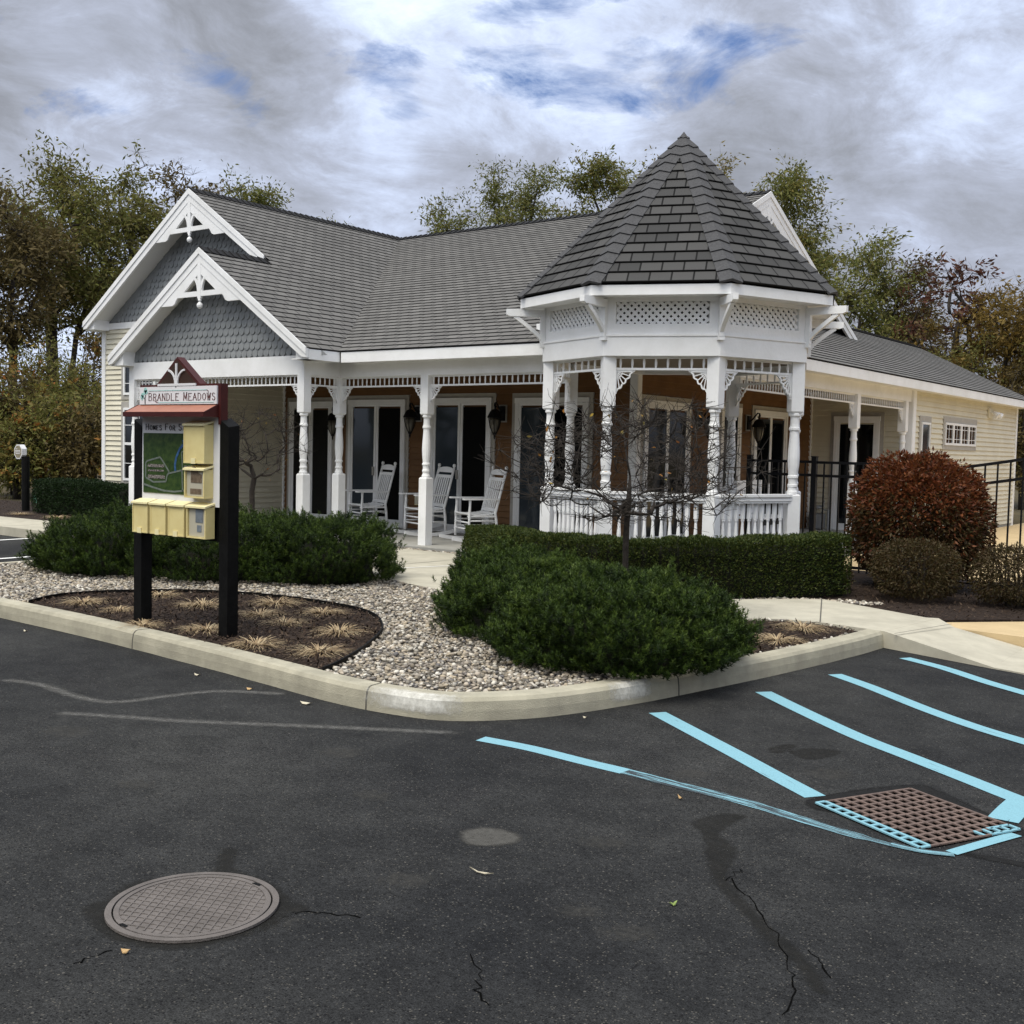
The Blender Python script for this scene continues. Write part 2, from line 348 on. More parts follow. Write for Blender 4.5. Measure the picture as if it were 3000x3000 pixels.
# ------------------------------------------------------------------ photo pixel (1932 frame) -> point of the place
Cv=V((0,0,1.6))
def ray(u,v):
    X=(u*3000/1932-1500)/f;Y=(v*3000/1932-1500)/f
    x=X*math.cos(roll)+Y*math.sin(roll);y=-X*math.sin(roll)+Y*math.cos(roll)
    return Fv+Rv*x-Uv*y
def at(u,v,ax,val):
    d=ray(u,v);return Cv+d*((val-Cv[ax])/d[ax])
def gp(u,v,z=0): 
    p=at(u,v,2,z);return (p.x,p.y,z)
def smooth(pts,n=6,closed=False):
    out=[];N=len(pts);P=[V((p[0],p[1],0)) for p in pts]
    rng=range(N if closed else N-1)
    for i in rng:
        p0=P[(i-1)%N] if closed or i>0 else P[0];p1=P[i];p2=P[(i+1)%N];p3=P[(i+2)%N] if closed or i+2<N else P[-1]
        for k in range(n):
            t=k/n;out.append(((2*p1)+(p2-p0)*t+(2*p0-5*p1+4*p2-p3)*t*t+(3*p1-p0-3*p2+p3)*t**3)*.5)
    if not closed: out.append(P[-1])
    return [(p.x,p.y) for p in out]
def inpoly(x,y,P):
    c=False;j=len(P)-1
    for i in range(len(P)):
        if (P[i][1]>y)!=(P[j][1]>y) and x<(P[j][0]-P[i][0])*(y-P[i][1])/(P[j][1]-P[i][1])+P[i][0]: c=not c
        j=i
    return c
def sheet(name,pts,z,mat): 
    return struct(MB().poly([(p[0],p[1],z) for p in pts]).build(name,mat))
def slab(name,pts,z0,z1,mat):
    return struct(MB().prism([(p[0],p[1],z0) for p in pts],(0,0,z1-z0)).build(name,mat))
def strip(name,pts,w,z,mat,ends=None):
    """painted strip along a polyline"""
    mb=MB();L=[];R=[]
    for i,p in enumerate(pts):
        a=V(pts[max(i-1,0)]);b=V(pts[min(i+1,len(pts)-1)]);d=(b-a).normalized();n=V((-d.y,d.x))
        ww=w if not hasattr(w,'__len__') else w[i]
        L.append(V(p)+n*ww/2);R.append(V(p)-n*ww/2)
    ln=[0]
    for i in range(len(pts)-1): ln.append(ln[-1]+(V(pts[i+1])-V(pts[i])).length)
    o_=pts[0][0]*7.3
    for i in range(len(pts)-1):
        mb.poly([(R[i].x,R[i].y,z),(R[i+1].x,R[i+1].y,z),(L[i+1].x,L[i+1].y,z),(L[i].x,L[i].y,z)],[(o_+ln[i],0),(o_+ln[i+1],0),(o_+ln[i+1],.12),(o_+ln[i],.12)])
    return struct(mb.build(name,mat))
sheet('ground',[(-300,-300),(300,-300),(300,300),(-300,300)],-.035,LITTER)
sheet('asphalt_road',[(-70,-60),(60,-60),(60,-9.3),(-1.93,8.95),(-3.0,9.45),(-70,9.45)],0,ASPH)
KOUT=[(-12.45,9.4),(-12.5,7.5),(-12.5,6.2),(-12.2,5.45),(-11.5,5.13),(-9.48,5.094),(-8.05,5.056),(-7.27,5.006),(-6.336,4.933),(-5.506,4.85),(-4.95,4.80),(-4.5,4.83),(-4.18,4.93),(-3.93,5.18),(-3.74,5.531),(-3.57,6.107),(-3.48,6.55),(-3.355,7.219),(-3.27,7.75),(-3.16,8.6),(-3.105,9.283)]
KO=smooth(KOUT,6)
def offs(path,d):
    out=[]
    for i,p in enumerate(path):
        a=V(path[max(i-1,0)]);b=V(path[min(i+1,len(path)-1)]);t=(b-a).normalized();n=V((-t.y,t.x));q=V(p)+n*d;out.append((q.x,q.y))
    return out
def kerbsweep(path,prof,mb=None):
    mb=mb or MB();rows=[]
    for d,z in prof: rows.append([(x,y,z) for x,y in offs(path,d)])
    n=len(path);m=len(prof)
    vs=[rows[j][i] for i in range(n) for j in range(m)]
    fs=[(i*m+j,(i+1)*m+j,(i+1)*m+j+1,i*m+j+1) for i in range(n-1) for j in range(m-1)]
    fs+=[tuple(range(m-1,-1,-1)),tuple((n-1)*m+j for j in range(m))]
    return mb.mesh(vs,fs)
KPROF=[(0,-.03),(.004,.06),(.012,.112),(.03,.134),(.05,.14),(.15,.14),(.152,-.03)]
# uneven hand-finished edge
KOj=[(x+mnoise.noise((x*3,y*3,1))*.006,y+mnoise.noise((x*3,y*3,5))*.006) for x,y in KO]
struct(kerbsweep(KOj,KPROF).build('kerb',CONCK,smooth=False))
def kerbbit(name,i0,i1,prof,mat):
    return struct(kerbsweep(KOj[i0:i1],prof).build(name,mat))
GROOVE=pm('kerb_joint',(.10,.095,.08),rough=.9)
def near(u,v):
    g=gp(u,v);return min(range(len(KO)),key=lambda i:(KO[i][0]-g[0])**2+(KO[i][1]-g[1])**2)
for (u,v) in ((267,1222),(692,1340),(1287,1312)):
    i=max(1,near(u,v));a=V(KOj[i]);b=V(KOj[i+1]);t=(b-a).normalized()*.005
    struct(kerbsweep([tuple(a-t),tuple(a+t)],[(d-.002 if d<.1 else d,z+.002) for d,z in KPROF]).build('kerb_joint',GROOVE))
SCUFFS=1
KIN=offs(KO,.15)
ISL=KIN+[(-3.3,9.2),(-3.70,9.36),(-4.02,9.28),(-4.3,9.05),(-5.0,8.72),(-6.2,8.52),(-7.36,8.56),(-8.42,8.87),(-9.5,9.25),(-11,9.4)]
slab('gravel_ground',ISL,-.02,.118,GRAVB)
BED=smooth([(-9.30,5.26),(-9.52,5.7),(-9.40,6.2),(-9.0,6.68),(-8.4,7.0),(-7.6,7.10),(-6.85,6.98),(-6.2,6.5),(-5.72,5.86),(-5.38,5.25),(-5.27,4.98)],6)
slab('mulch_bed',BED+[(-5.9,5.03),(-7.2,5.16),(-8.2,5.21)],.10,.130,MULCH)
edg=MB()
for i in range(len(BED)-1):
    a=BED[i];b=BED[i+1]
    edg.beam((a[0],a[1],.135),(b[0],b[1],.135),.012,.05)
tag(edg.build('garden_edging',BLACK),'thin black edging strip round the mulch bed under the sign','edging')
BED2=[(-3.66,6.5),(-3.55,7.2),(-3.45,7.75),(-3.34,8.6),(-3.28,9.2),(-3.70,9.33),(-4.02,9.25),(-4.3,9.02),(-4.9,8.75),(-4.6,7.6),(-3.9,6.6)]
slab('mulch_bed',BED2,.10,.126,MULCH)
# walks
WF=[(-24,9.4),(-12.45,9.4),(-11,9.4),(-9.5,9.25),(-8.42,8.87),(-7.36,8.56),(-6.2,8.52),(-5.0,8.72),(-4.3,9.05),(-4.02,9.28),(-3.70,9.36),(-3.105,9.283)]
WB=[(-2.997,10.405),(-3.094,10.36),(-3.844,10.71),(-4.285,10.88),(-4.66,10.49),(-5.0,10.12),(-5.6,9.72),(-6.8,9.5),(-7.9,10.1),(-8.9,11.0),(-9.3,11.62),(-12.3,11.66),(-12.6,10.75),(-17.3,10.69),(-24,10.3)]
slab('concrete_walk',WF+WB,-.02,.14,CONC)
mb=MB();t=[(-3.105,9.283,.139),(-2.16,8.96,.012),(-2.2,10.09,.012),(-2.784,10.149,.11),(-2.997,10.405,.139)]
b_=[(p[0],p[1],-.03) for p in t];n=len(t)
mb.mesh(t+b_,[tuple(range(n))]+[(i+n,(i+1)%n+n,(i+1)%n,i) for i in range(n)])
struct(mb.build('concrete_walk',CONC))
slab('concrete_walk',[(-2.165,8.962),(9,5.6),(9,8.6),(-2.205,10.088)],-.02,.0115,CONC)
slab('tan_walk',[(-2.997,10.415),(-2.78,10.158),(-2.2,10.10),(9,8.62),(9,12.5),(-2.42,11.07)],-.02,.10,TANC)
JO=pm('dark_joint',(.12,.115,.10),rough=.9)
for a,b in(((-4.285,10.87),(-3.70,9.37)),((-3.0,9.21),(-2.80,10.12)),((-9.35,9.2),(-9.2,11.6)),((-12.45,9.42),(-12.55,10.74)),((-6.9,8.55),(-6.9,9.49))):
    strip('walk_joint',[a,b],.012,.1425,JO)
strip('walk_line',[gp(738,1073,.14)[:2],gp(870,1066.5,.14)[:2]],.035,.143,WHITEP)
# planting beds round the house
slab('mulch_bed',[(-9.25,11.88),(-9.25,11.62),(-8.86,11.0),(-7.9,10.12),(-6.8,9.52),(-5.62,9.74),(-5.02,10.14),(-4.66,10.51),(-4.285,10.90),(-3.844,10.73),(-3.1,10.38),(-2.45,11.07),(9,12.6),(9,14.2),(-6.5,14.2),(-6.5,11.88)],-.02,.115,MULCH)
slab('mulch_bed',[(-30,12.9),(-30,10.25),(-24,10.32),(-17.3,10.71),(-12.62,10.77),(-12.35,11.4),(-17.2,11.4),(-17.2,12.95),(-20.15,13.0),(-24,13.6)],-.02,.118,MULCH)
slab('mulch_strip',[(-12.3,11.665),(-9.3,11.625),(-9.3,11.9),(-12.3,11.9)],-.02,.115,MULCH)
slab('patio',[(-6.5,14.2),(14,14.2),(14,34),(-6.72,34),(-6.72,21)],-.03,-.006,TANC)
# ---- stones and chips (real pebbles)
def rocks(name,pts,smin,smax,mat,flat=.6,seed=1,label=None,cat=None):
    rg=np.random.default_rng(seed);t=(1+5**.5)/2
    ico=np.array([(-1,t,0),(1,t,0),(-1,-t,0),(1,-t,0),(0,-1,t),(0,1,t),(0,-1,-t),(0,1,-t),(t,0,-1),(t,0,1),(-t,0,-1),(-t,0,1)],float);ico/=np.linalg.norm(ico[0])
    fc=np.array([(0,11,5),(0,5,1),(0,1,7),(0,7,10),(0,10,11),(1,5,9),(5,11,4),(11,10,2),(10,7,6),(7,1,8),(3,9,4),(3,4,2),(3,2,6),(3,6,8),(3,8,9),(4,9,5),(2,4,11),(6,2,10),(8,6,7),(9,8,1)])
    N=len(pts);pts=np.array(pts);s=rg.uniform(smin,smax,N)*rg.choice([.7,1,1,1.25],N)
    ax=np.stack([rg.uniform(.8,1.35,N),rg.uniform(.7,1.0,N),rg.uniform(flat*.7,flat*1.2,N)],1)*s[:,None]*.5
    a=rg.uniform(0,2*pi,N);tl=rg.normal(0,.3,N)
    v=ico[None]*ax[:,None]*(1+rg.normal(0,.10,(N,12,1)))
    c,sn=np.cos(tl)[:,None],np.sin(tl)[:,None];v=np.stack([v[...,0]*c-v[...,2]*sn,v[...,1],v[...,0]*sn+v[...,2]*c],-1)
    c,sn=np.cos(a)[:,None],np.sin(a)[:,None];v=np.stack([v[...,0]*c-v[...,1]*sn,v[...,0]*sn+v[...,1]*c,v[...,2]],-1)
    v+=pts[:,None]
    ff=(fc[None]+12*np.arange(N)[:,None,None]).reshape(-1,3)
    ob=npmesh(name,v.reshape(-1,3),ff,mat,smooth=True)
    return stuff(ob,label,cat)
rg=random.Random(3);gv=[]
SH=[(-11.1,7.27,.6),(-9.92,7.79,.6),(-8.85,8.36,.5),(-6.15,7.95,.4),(-5.1,7.2,.5),(-4.2,6.75,.55)]
while len(gv)<25000:
    x=rg.uniform(-12.4,-3.3);y=rg.uniform(4.85,9.3)
    if not inpoly(x,y,ISL) or inpoly(x,y,BED+[(-5.9,4.9),(-8.2,5.0)]) or inpoly(x,y,BED2): continue
    if any((x-a)**2+(y-b)**2<r*r for a,b,r in SH): continue
    gv.append((x,y,.126+rg.uniform(-.008,.014)))
rocks('gravel',gv,.020,.042,STONE,.6,1,'rounded grey and tan river stones filling the kerbed island','gravel')
g2=[]
for k in range(420):
    t=rg.random();a=gp(2119*.644,1752*.644,.12);b=gp(2560*.644,1772*.644,.12)
    g2.append((a[0]+(b[0]-a[0])*t+rg.gauss(0,.06),a[1]+(b[1]-a[1])*t+.1+rg.gauss(0,.07),.124))
for k in range(260): g2.append((rg.uniform(-11.2,-9.35),rg.uniform(11.68,11.88),.122))
rocks('gravel_edge',g2,.025,.045,STONE,.6,2,'sparse pale pebbles along the edge of the walk','gravel')
def chips(name,polys,N,seed,label):
    rg=random.Random(seed);c=[];
    while len(c)<N:
        P,zz,x0,x1,y0,y1=polys[rg.randrange(len(polys))]
        x=rg.uniform(x0,x1);y=rg.uniform(y0,y1)
        if inpoly(x,y,P): c.append((x,y,zz+rg.uniform(0,.012)))
    c=np.array(c);r2=np.random.default_rng(seed);d=r2.normal(size=(N,3));d[:,2]*=.35
    return stuff(leaves(name,c,d,r2.uniform(.02,.07,N),r2.uniform(.008,.02,N),CHIP,seed=seed),label,'mulch')
chips('mulch_chips',[(BED+[(-5.9,5.03),(-7.2,5.16),(-8.2,5.21)],.132,-9.6,-5.2,4.95,7.15)]*3+[(BED2,.128,-5,-3.1,6.5,9.4)],15000,5,'dark brown bark chips covering the beds of the island')
FB=[(-5.3,9.95),(-4.66,10.51),(-4.285,10.90),(-3.844,10.73),(-3.1,10.38),(-2.45,11.07),(0,11.4),(0,13.5),(-4.5,13.5),(-4.5,11.5)]
chips('bark_chips',[(FB,.117,-5.3,0,9.9,13.5)]*2+[([(-30,12.9),(-30,10.25),(-24,10.32),(-17.3,10.71),(-17.2,12.95),(-24,13.6)],.12,-26,-17,10.3,13.4)],9000,6,'dark bark chips under the bushes by the house')
CRACKM=pm('crack_void',(.004,.004,.004),rough=1,spec=0)
# ---- markings, patches
for ki,(pts,w,m) in enumerate((([(907,1394),(1000,1412),(1100,1437),(1180,1456)],.10,BLUEP),([(1180,1456),(1300,1487),(1400,1512),(1500,1543),(1600,1573),(1690,1597)],[.095]*6+[.09]*6+[.08]*5+[.07]*5+[.04]*4,BLUEW),
                ([(1240,1345),(1310,1382),(1395,1427),(1470,1468),(1538,1504)],.115,BLUEP),
                ([(1440,1306),(1520,1345),(1620,1391),(1720,1430),(1830,1473),(1905,1503),(1990,1535)],.118,BLUEP),
                ([(1575,1273),(1640,1296),(1745,1338),(1840,1372),(1932,1400),(2000,1420)],.115,BLUEP),
                ([(1707,1242),(1780,1261),(1860,1287),(1932,1308),(2000,1328)],.115,BLUEP),
                ([(1892,1549),(1912,1528),(1930,1512)],.13,BLUEP),([(1680,1594),(1740,1607),(1800,1614)],.05,BLUEW),([(1795,1611),(1860,1592),(1917,1576)],.055,BLUEP))):
    P=[gp(u,v)[:2] for u,v in pts]
    P=[P[0]]+P[1:]
    strip('blue_parking_line',smooth(P,5) if len(P)>2 else P,w,.0020+.0004*ki,m)
strip('white_parking_line',[(-14.03,9.2),(-14.0,4.2)],.1,.008,WHITEP)
strip('white_parking_line',[(-16.55,9.35),(-16.3,4.2)],.1,.008,WHITEP)
def softmat(name,c1,c2,sc):
    m=pm(name,c1,c2,scale=sc,rough=.9,spec=.1);nt=m.node_tree;N=nt.nodes;L=nt.links;b=N['Principled BSDF']
    a=N.new('ShaderNodeAttribute');a.attribute_name='fade';tc=N.new('ShaderNodeTexCoord');n=N.new('ShaderNodeTexNoise');n.inputs['Scale'].default_value=26;n.inputs['Detail'].default_value=7;n.inputs['Roughness'].default_value=.75;L.new(tc.outputs['Object'],n.inputs['Vector'])
    ad=N.new('ShaderNodeMath');ad.operation='ADD';L.new(a.outputs['Fac'],ad.inputs[0]);L.new(n.outputs['Fac'],ad.inputs[1])
    mr=N.new('ShaderNodeMapRange');mr.inputs['From Min'].default_value=.62;mr.inputs['From Max'].default_value=1.25;L.new(ad.outputs[0],mr.inputs['Value'])
    t=N.new('ShaderNodeBsdfTransparent');mx=N.new('ShaderNodeMixShader');L.new(mr.outputs[0],mx.inputs[0]);L.new(t.outputs[0],mx.inputs[1]);L.new(b.outputs[0],mx.inputs[2]);L.new(mx.outputs[0],N['Material Output'].inputs['Surface'])
    return m
def setfade(o,vals): a=o.data.attributes.new('fade','FLOAT','POINT');a.data.foreach_set('value',vals)
def softstrip(name,pts,w,z,mat,k=1.0):
    mb=MB();vs=[];fa=[];n=len(pts)
    for i,p in enumerate(pts):
        a=V(pts[max(i-1,0)]);b=V(pts[min(i+1,n-1)]);d=(b-a).normalized();q=V((-d.y,d.x));e=min(1,i/2,(n-1-i)/2)
        for t,f_ in((-1,0),(-.2,1),(.2,1),(1,0)): r=V(p)+q*w*.5*t;vs.append((r.x,r.y,z));fa.append(f_*k*e)
    mb.mesh(vs,[(i*4+j,i*4+4+j,i*4+5+j,i*4+1+j) for i in range(n-1) for j in range(3)])
    o=mb.build(name,mat);setfade(o,fa);return struct(o)
def softpatch(name,pix,mat,z=.0015,k=1.0,grow=.035):
    P=smooth([gp(*p)[:2] for p in pix],4,True);n=len(P);A=sum(P[i][0]*P[(i+1)%n][1]-P[(i+1)%n][0]*P[i][1] for i in range(n));sg=1 if A>0 else -1
    def off(d):
        o=[]
        for i in range(n):
            a=V(P[i-1]);b=V(P[(i+1)%n]);t=(b-a).normalized();q=V((t.y,-t.x))*sg;r=V(P[i])+q*d;o.append((r.x,r.y,z))
        return o
    I=off(-.004);O=off(grow);mb=MB();mb.mesh(I+O,[tuple(range(n))]+[(i,(i+1)%n,n+(i+1)%n,n+i) for i in range(n)])
    o=mb.build(name,mat);setfade(o,[k]*n+[0]*n);return struct(o)
SCUFFM=softmat('white_scuff',(.72,.71,.66),(.60,.59,.54),20)
def scuff(u0,v0,u1,v1,k,rows=((-.002,.02,0),(0,.05,.8),(.002,.075,1),(.008,.114,1),(.027,.138,.9),(.05,.1425,.6),(.09,.1425,0))):
    i0,i1=sorted((near(u0,v0),near(u1,v1)));P=KOj[max(0,i0-2):i1+3];Q=[]
    for a,b in zip(P,P[1:]):
        for j in range(3): Q.append((a[0]+(b[0]-a[0])*j/3,a[1]+(b[1]-a[1])*j/3))
    m=len(rows);n=len(Q);mb=MB();R_=[offs(Q,d) for d,_,_ in rows]
    mb.mesh([(R_[j][i][0],R_[j][i][1],rows[j][1]) for i in range(n) for j in range(m)],[(i*m+j,(i+1)*m+j,(i+1)*m+j+1,i*m+j+1) for i in range(n-1) for j in range(m-1)])
    o=mb.build('kerb_scuff',SCUFFM);setfade(o,[rows[j][2]*k*min(1,min(i,n-1-i)/(n*.3)) for i in range(n) for j in range(m)]);return struct(o)
scuff(705,1345,860,1362,.66);scuff(1195,1333,1212,1328,.66)
STAIN=softmat('pale_asphalt_stain',(.15,.148,.14),(.095,.093,.088),20)
STAIN_=pm('pale_asphalt_stain',(.085,.085,.085),(.05,.05,.05),scale=9,rough=.9)
softstrip('asphalt_stain',smooth([gp(*p)[:2] for p in((0,1282),(75,1292),(140,1313),(215,1325),(320,1313),(400,1305),(470,1306),(540,1310))],8),.13,.0015,STAIN,.52)
softstrip('asphalt_stain',smooth([gp(*p)[:2] for p in((100,1345),(220,1352),(330,1360),(420,1364),(620,1372),(880,1384))],8),.13,.0015,STAIN,.52)
PALE=softmat('worn_asphalt_spot',(.085,.082,.075),(.065,.063,.058),30)
softpatch('asphalt_spot',[(880,1570),(925,1565),(968,1575),(970,1588),(925,1594),(885,1590)],PALE,k=.75)
for u,v in((1135,1590),(1090,1720),(1180,1760),(520,1740),(760,1660),(640,1420),(1300,1460),(1560,1460),(250,1480),(120,1380),(700,1500)):
    r_=rnd.uniform(.8,1.5);softpatch('asphalt_spot',[(u-30*r_,v),(u-8*r_,v-7*r_),(u+26*r_,v-4*r_),(u+34*r_,v+4*r_),(u+4*r_,v+8*r_)],PALE,k=.28,grow=.07)
def patch(name,pts,mat,z=.004):
    return sheet(name,smooth([gp(*p)[:2] for p in pts],4,True),z,mat)
WET=softmat('damp_asphalt',(.017,.017,.016),(.026,.025,.023),14);SEAL=softmat('sealed_edge',(.012,.012,.012),(.018,.018,.018),14)
softpatch('asphalt_patch',[(1528,1512),(1620,1493),(1722,1483),(1760,1490),(1850,1532),(1925,1565),(1905,1575),(1800,1540),(1725,1500),(1600,1515),(1560,1530)],SEAL,k=.8)
softpatch('asphalt_stain',[(1312,1552),(1360,1538),(1402,1540),(1372,1556),(1352,1575),(1372,1592),(1386,1608),(1368,1640),(1372,1665),(1410,1710),(1462,1763),(1510,1803),(1550,1862),(1540,1866),(1500,1813),(1450,1770),(1395,1712),(1352,1660),(1338,1610),(1330,1575)],WET,k=.46)
softpatch('asphalt_stain',[(205,1700),(240,1672),(300,1660),(395,1650),(425,1607),(440,1605),(437,1640),(500,1665),(545,1700),(575,1715),(545,1725),(500,1750),(420,1775),(330,1790),(250,1780),(200,1762),(165,1712)],WET,k=.46)
softpatch('asphalt_stain',[(1455,1412),(1480,1406),(1500,1408),(1480,1418),(1460,1420)],WET,k=.46)
softpatch('asphalt_stain',[(1495,1418),(1530,1413),(1580,1418),(1560,1428),(1530,1432),(1505,1428)],WET,k=.46)
softstrip('asphalt_seal',[gp(*p)[:2] for p in((1790,1606),(1830,1613),(1870,1620),(1910,1628),(1940,1634),(1970,1640),(2000,1648))],.08,.0015,SEAL)
for pts in(((1365,1662),(1395,1645),(1402,1640)),((1380,1660),(1420,1705),(1470,1765),(1490,1830),(1500,1870),(1475,1932)),((1520,1790),(1550,1820),(1560,1850)),((885,1800),(910,1850),(900,1870),(930,1900)),((135,1820),(180,1805),(230,1785)),((560,1720),(620,1722),(700,1735))):
    P=[gp(*p)[:2] for p in pts]
    Q=[]
    for i in range(len(P)-1):
        for k in range(5):
            t=k/5;Q.append((P[i][0]+(P[i+1][0]-P[i][0])*t+rnd.gauss(0,.008),P[i][1]+(P[i+1][1]-P[i][1])*t+rnd.gauss(0,.007)))
    strip('asphalt_crack',Q,[.002+.005*rnd.random() for _ in Q],.0022,CRACKM)
# ------------------------------------------------------------------ the clubhouse
HOUSE=thing('clubhouse','single storey clubhouse with grey shingle roof, twin front gables and turreted porch','building',(-12,15,0))
def B(mb,name,mat,parent=None,smooth=False,label=None):
    o=mb.build(name,mat,parent or HOUSE,smooth)
    if label:o['label']=label
    return o
def Bs(mb,name,mat,parent=None):
    """each separate piece of the builder becomes a part of its own"""
    n=len(mb.v);pa=list(range(n))
    def fd(i):
        while pa[i]!=i: pa[i]=pa[pa[i]];i=pa[i]
        return i
    for f_ in mb.f:
        for i in f_[1:]: pa[fd(i)]=fd(f_[0])
    groups={}
    for f_ in mb.f: groups.setdefault(fd(f_[0]),[]).append(f_)
    out=[]
    for g in groups.values():
        ids=sorted({i for f_ in g for i in f_});mp_={i:k for k,i in enumerate(ids)};m=MB();m.mesh([mb.v[i] for i in ids],[tuple(mp_[i] for i in f_) for f_ in g]);out.append(B(m,name,mat,parent))
    return out
def clipband(poly,v0,v1):
    def clip(P,k,sgn):
        out=[]
        for i in range(len(P)):
            a=P[i];b=P[(i+1)%len(P)];da=(a[1]-k)*sgn;db=(b[1]-k)*sgn
            if da>=0: out.append(a)
            if (da>=0)!=(db>=0):
                t=da/(da-db);out.append((a[0]+(b[0]-a[0])*t,k))
        return out
    P=clip(poly,v0,1)
    return clip(P,v1,-1) if len(P)>2 else []
def roofplane(mb,pts,o,u,v,row,th=.011):
    """shingle courses as real overlapping steps"""
    o=V(o);u=V(u).normalized();v=V(v).normalized();n=u.cross(v).normalized()
    if n.z<0:n=-n
    P=[((V(p)-o).dot(u),(V(p)-o).dot(v)) for p in pts]
    vmin=min(p[1] for p in P);vmax=max(p[1] for p in P)
    k=math.floor(vmin/row+1e-6)
    while k*row<vmax-1e-6:
        a,b=k*row,(k+1)*row;Q=clipband(P,a,b);k+=1
        if len(Q)<3: continue
        W=lambda q:o+u*q[0]+v*q[1]+n*(th*(1.25-(q[1]-a)/row))
        mb.poly([W(q) for q in Q],[(q[0],q[1]) for q in Q])
        lo=sorted([q for q in Q if q[1]-a<1e-5])
        if len(lo)>=2:
            A,Bq=lo[0],lo[-1];wa,wb=W(A),W(Bq)
            mb.poly([wa-n*th*1.3,wb-n*th*1.3,wb,wa],[(A[0],a+.001)]*2+[(Bq[0],a+.001)]*2)
    mb.poly([V(p)-n*.03 for p in pts][::-1],[(p[0]*0,0) for p in P])
zE=2.963;Yf=11.80;XV=-12.225;gxc=-16.895;gz=6.054;Yr=18.088;XG=-8.319;xe=-6.37;PM=(gz-zE)/(Yr-Yf);PG=.6618
apx,apz=-14.703,4.603;Yp=11.146;Yg=12.58
zL=lambda x:gz-PG*abs(x-gxc)
# --- roofs
rf=MB()
roofplane(rf,[(XV,Yf,zE),(xe,Yf,zE),(XG,Yf+(xe-XG),zE+PM*(xe-XG)),(XG,Yr,gz),(gxc,Yr,gz)],(XV,Yf,zE),(1,0,0),(0,1,PM),.15)
roofplane(rf,[(gxc,Yr,gz),(XG,Yr,gz),(XG,24.376,zE),(XV,24.376,zE)],(XV,24.376,zE),(1,0,0),(0,-1,PM),.15)
ROOFM=B(rf,'roof',ROOF)
gr=MB();oz=(XV,Yf,zE)
roofplane(gr,[(XV,Yp,zE),(XV,Yf,zE),(apx,15.137,zE+PG*(XV-apx)),(apx,Yp,zE+PG*(XV-apx))],oz,(0,1,0),(-1,0,PG),.15)
roofplane(gr,[(apx,Yg,zE+PG*(XV-apx)),(apx,15.137,zE+PG*(XV-apx)),(gxc,Yr,gz),(gxc,Yg,gz)],oz,(0,1,0),(-1,0,PG),.15)
roofplane(gr,[(gxc,Yr,gz),(XV,24.376,zE),(gxc,24.376,gz)],oz,(0,1,0),(-1,0,PG),.15)
roofplane(gr,[(gxc,Yg,gz),(gxc,24.376,gz),(-20.22,24.376,zL(-20.22)),(-20.22,Yg,zL(-20.22))],(-20.22,Yg,zL(-20.22)),(0,1,0),(1,0,PG),.15)
roofplane(gr,[(apx,Yp,apz),(apx,12.98,apz),(-17.17,12.98,apz-PG*(apx+17.17)*1),(-17.17,Yp,apz-PG*(apx+17.17))],(-17.17,Yp,apz-PG*(apx+17.17)),(0,1,0),(1,0,PG),.15)
B(gr,'gable_roof',ROOF)
wr=MB()
roofplane(wr,[(xe,Yf,zE),(xe,29.4,zE),(-9.34,29.4,4.423),(-9.34,14.77,4.423)],(xe,Yf,zE),(0,1,0),(-1,0,PM),.15)
roofplane(wr,[(-9.34,29.4,4.423),(-12.31,29.4,zE),(-12.31,24,zE),(-9.34,19,4.423)],(-12.31,29.4,zE),(0,1,0),(1,0,PM),.15)
B(wr,'wing_roof',ROOF)
def ridgecap(parent,a,b,s1,s2,w=.15,step=.145):
    """overlapping folded caps from a to b; s1,s2: downhill directions"""
    a=V(a);b=V(b);d=(b-a);L=d.length;d.normalize();s1=V(s1).normalized();s2=V(s2).normalized()
    n=(d.cross(s1)).normalized();n=n if n.z>0 else -n
    n2=(d.cross(s2)).normalized();n2=n2 if n2.z>0 else -n2
    nn=(n+n2).normalized();mb=MB();k=0
    while k*step<L:
        p=a+d*(k*step);q=a+d*min(L,(k+1)*step+.03)
        for s,m in((s1,n),(s2,n2)):
            lo,hi=.045,.022
            mb.poly([p+nn*lo,p+s*w+m*(lo-.012),q+s*w+m*(hi-.012),q+nn*hi])
            mb.poly([p+nn*.0,p+s*w,p+s*w+m*(lo-.012),p+nn*lo])
            mb.poly([p+s*w,q+s*w,q+s*w+m*(hi-.012),p+s*w+m*(lo-.012)])
        k+=1
    return mb.build('ridge_cap',CAPM,parent)
ridgecap(ROOFM,(XG,Yr,gz),(gxc,Yr,gz),(0,-1,-PM),(0,1,-PM))
ridgecap(ROOFM,(gxc,Yg,gz),(gxc,24.3,gz),(1,0,-PG),(-1,0,-PG))
ridgecap(ROOFM,(apx,Yp,apz),(apx,12.5,apz),(1,0,-PG),(-1,0,-PG))
ridgecap(ROOFM,(-9.34,21,4.423),(-9.34,29.4,4.423),(1,0,-PM),(-1,0,-PM))
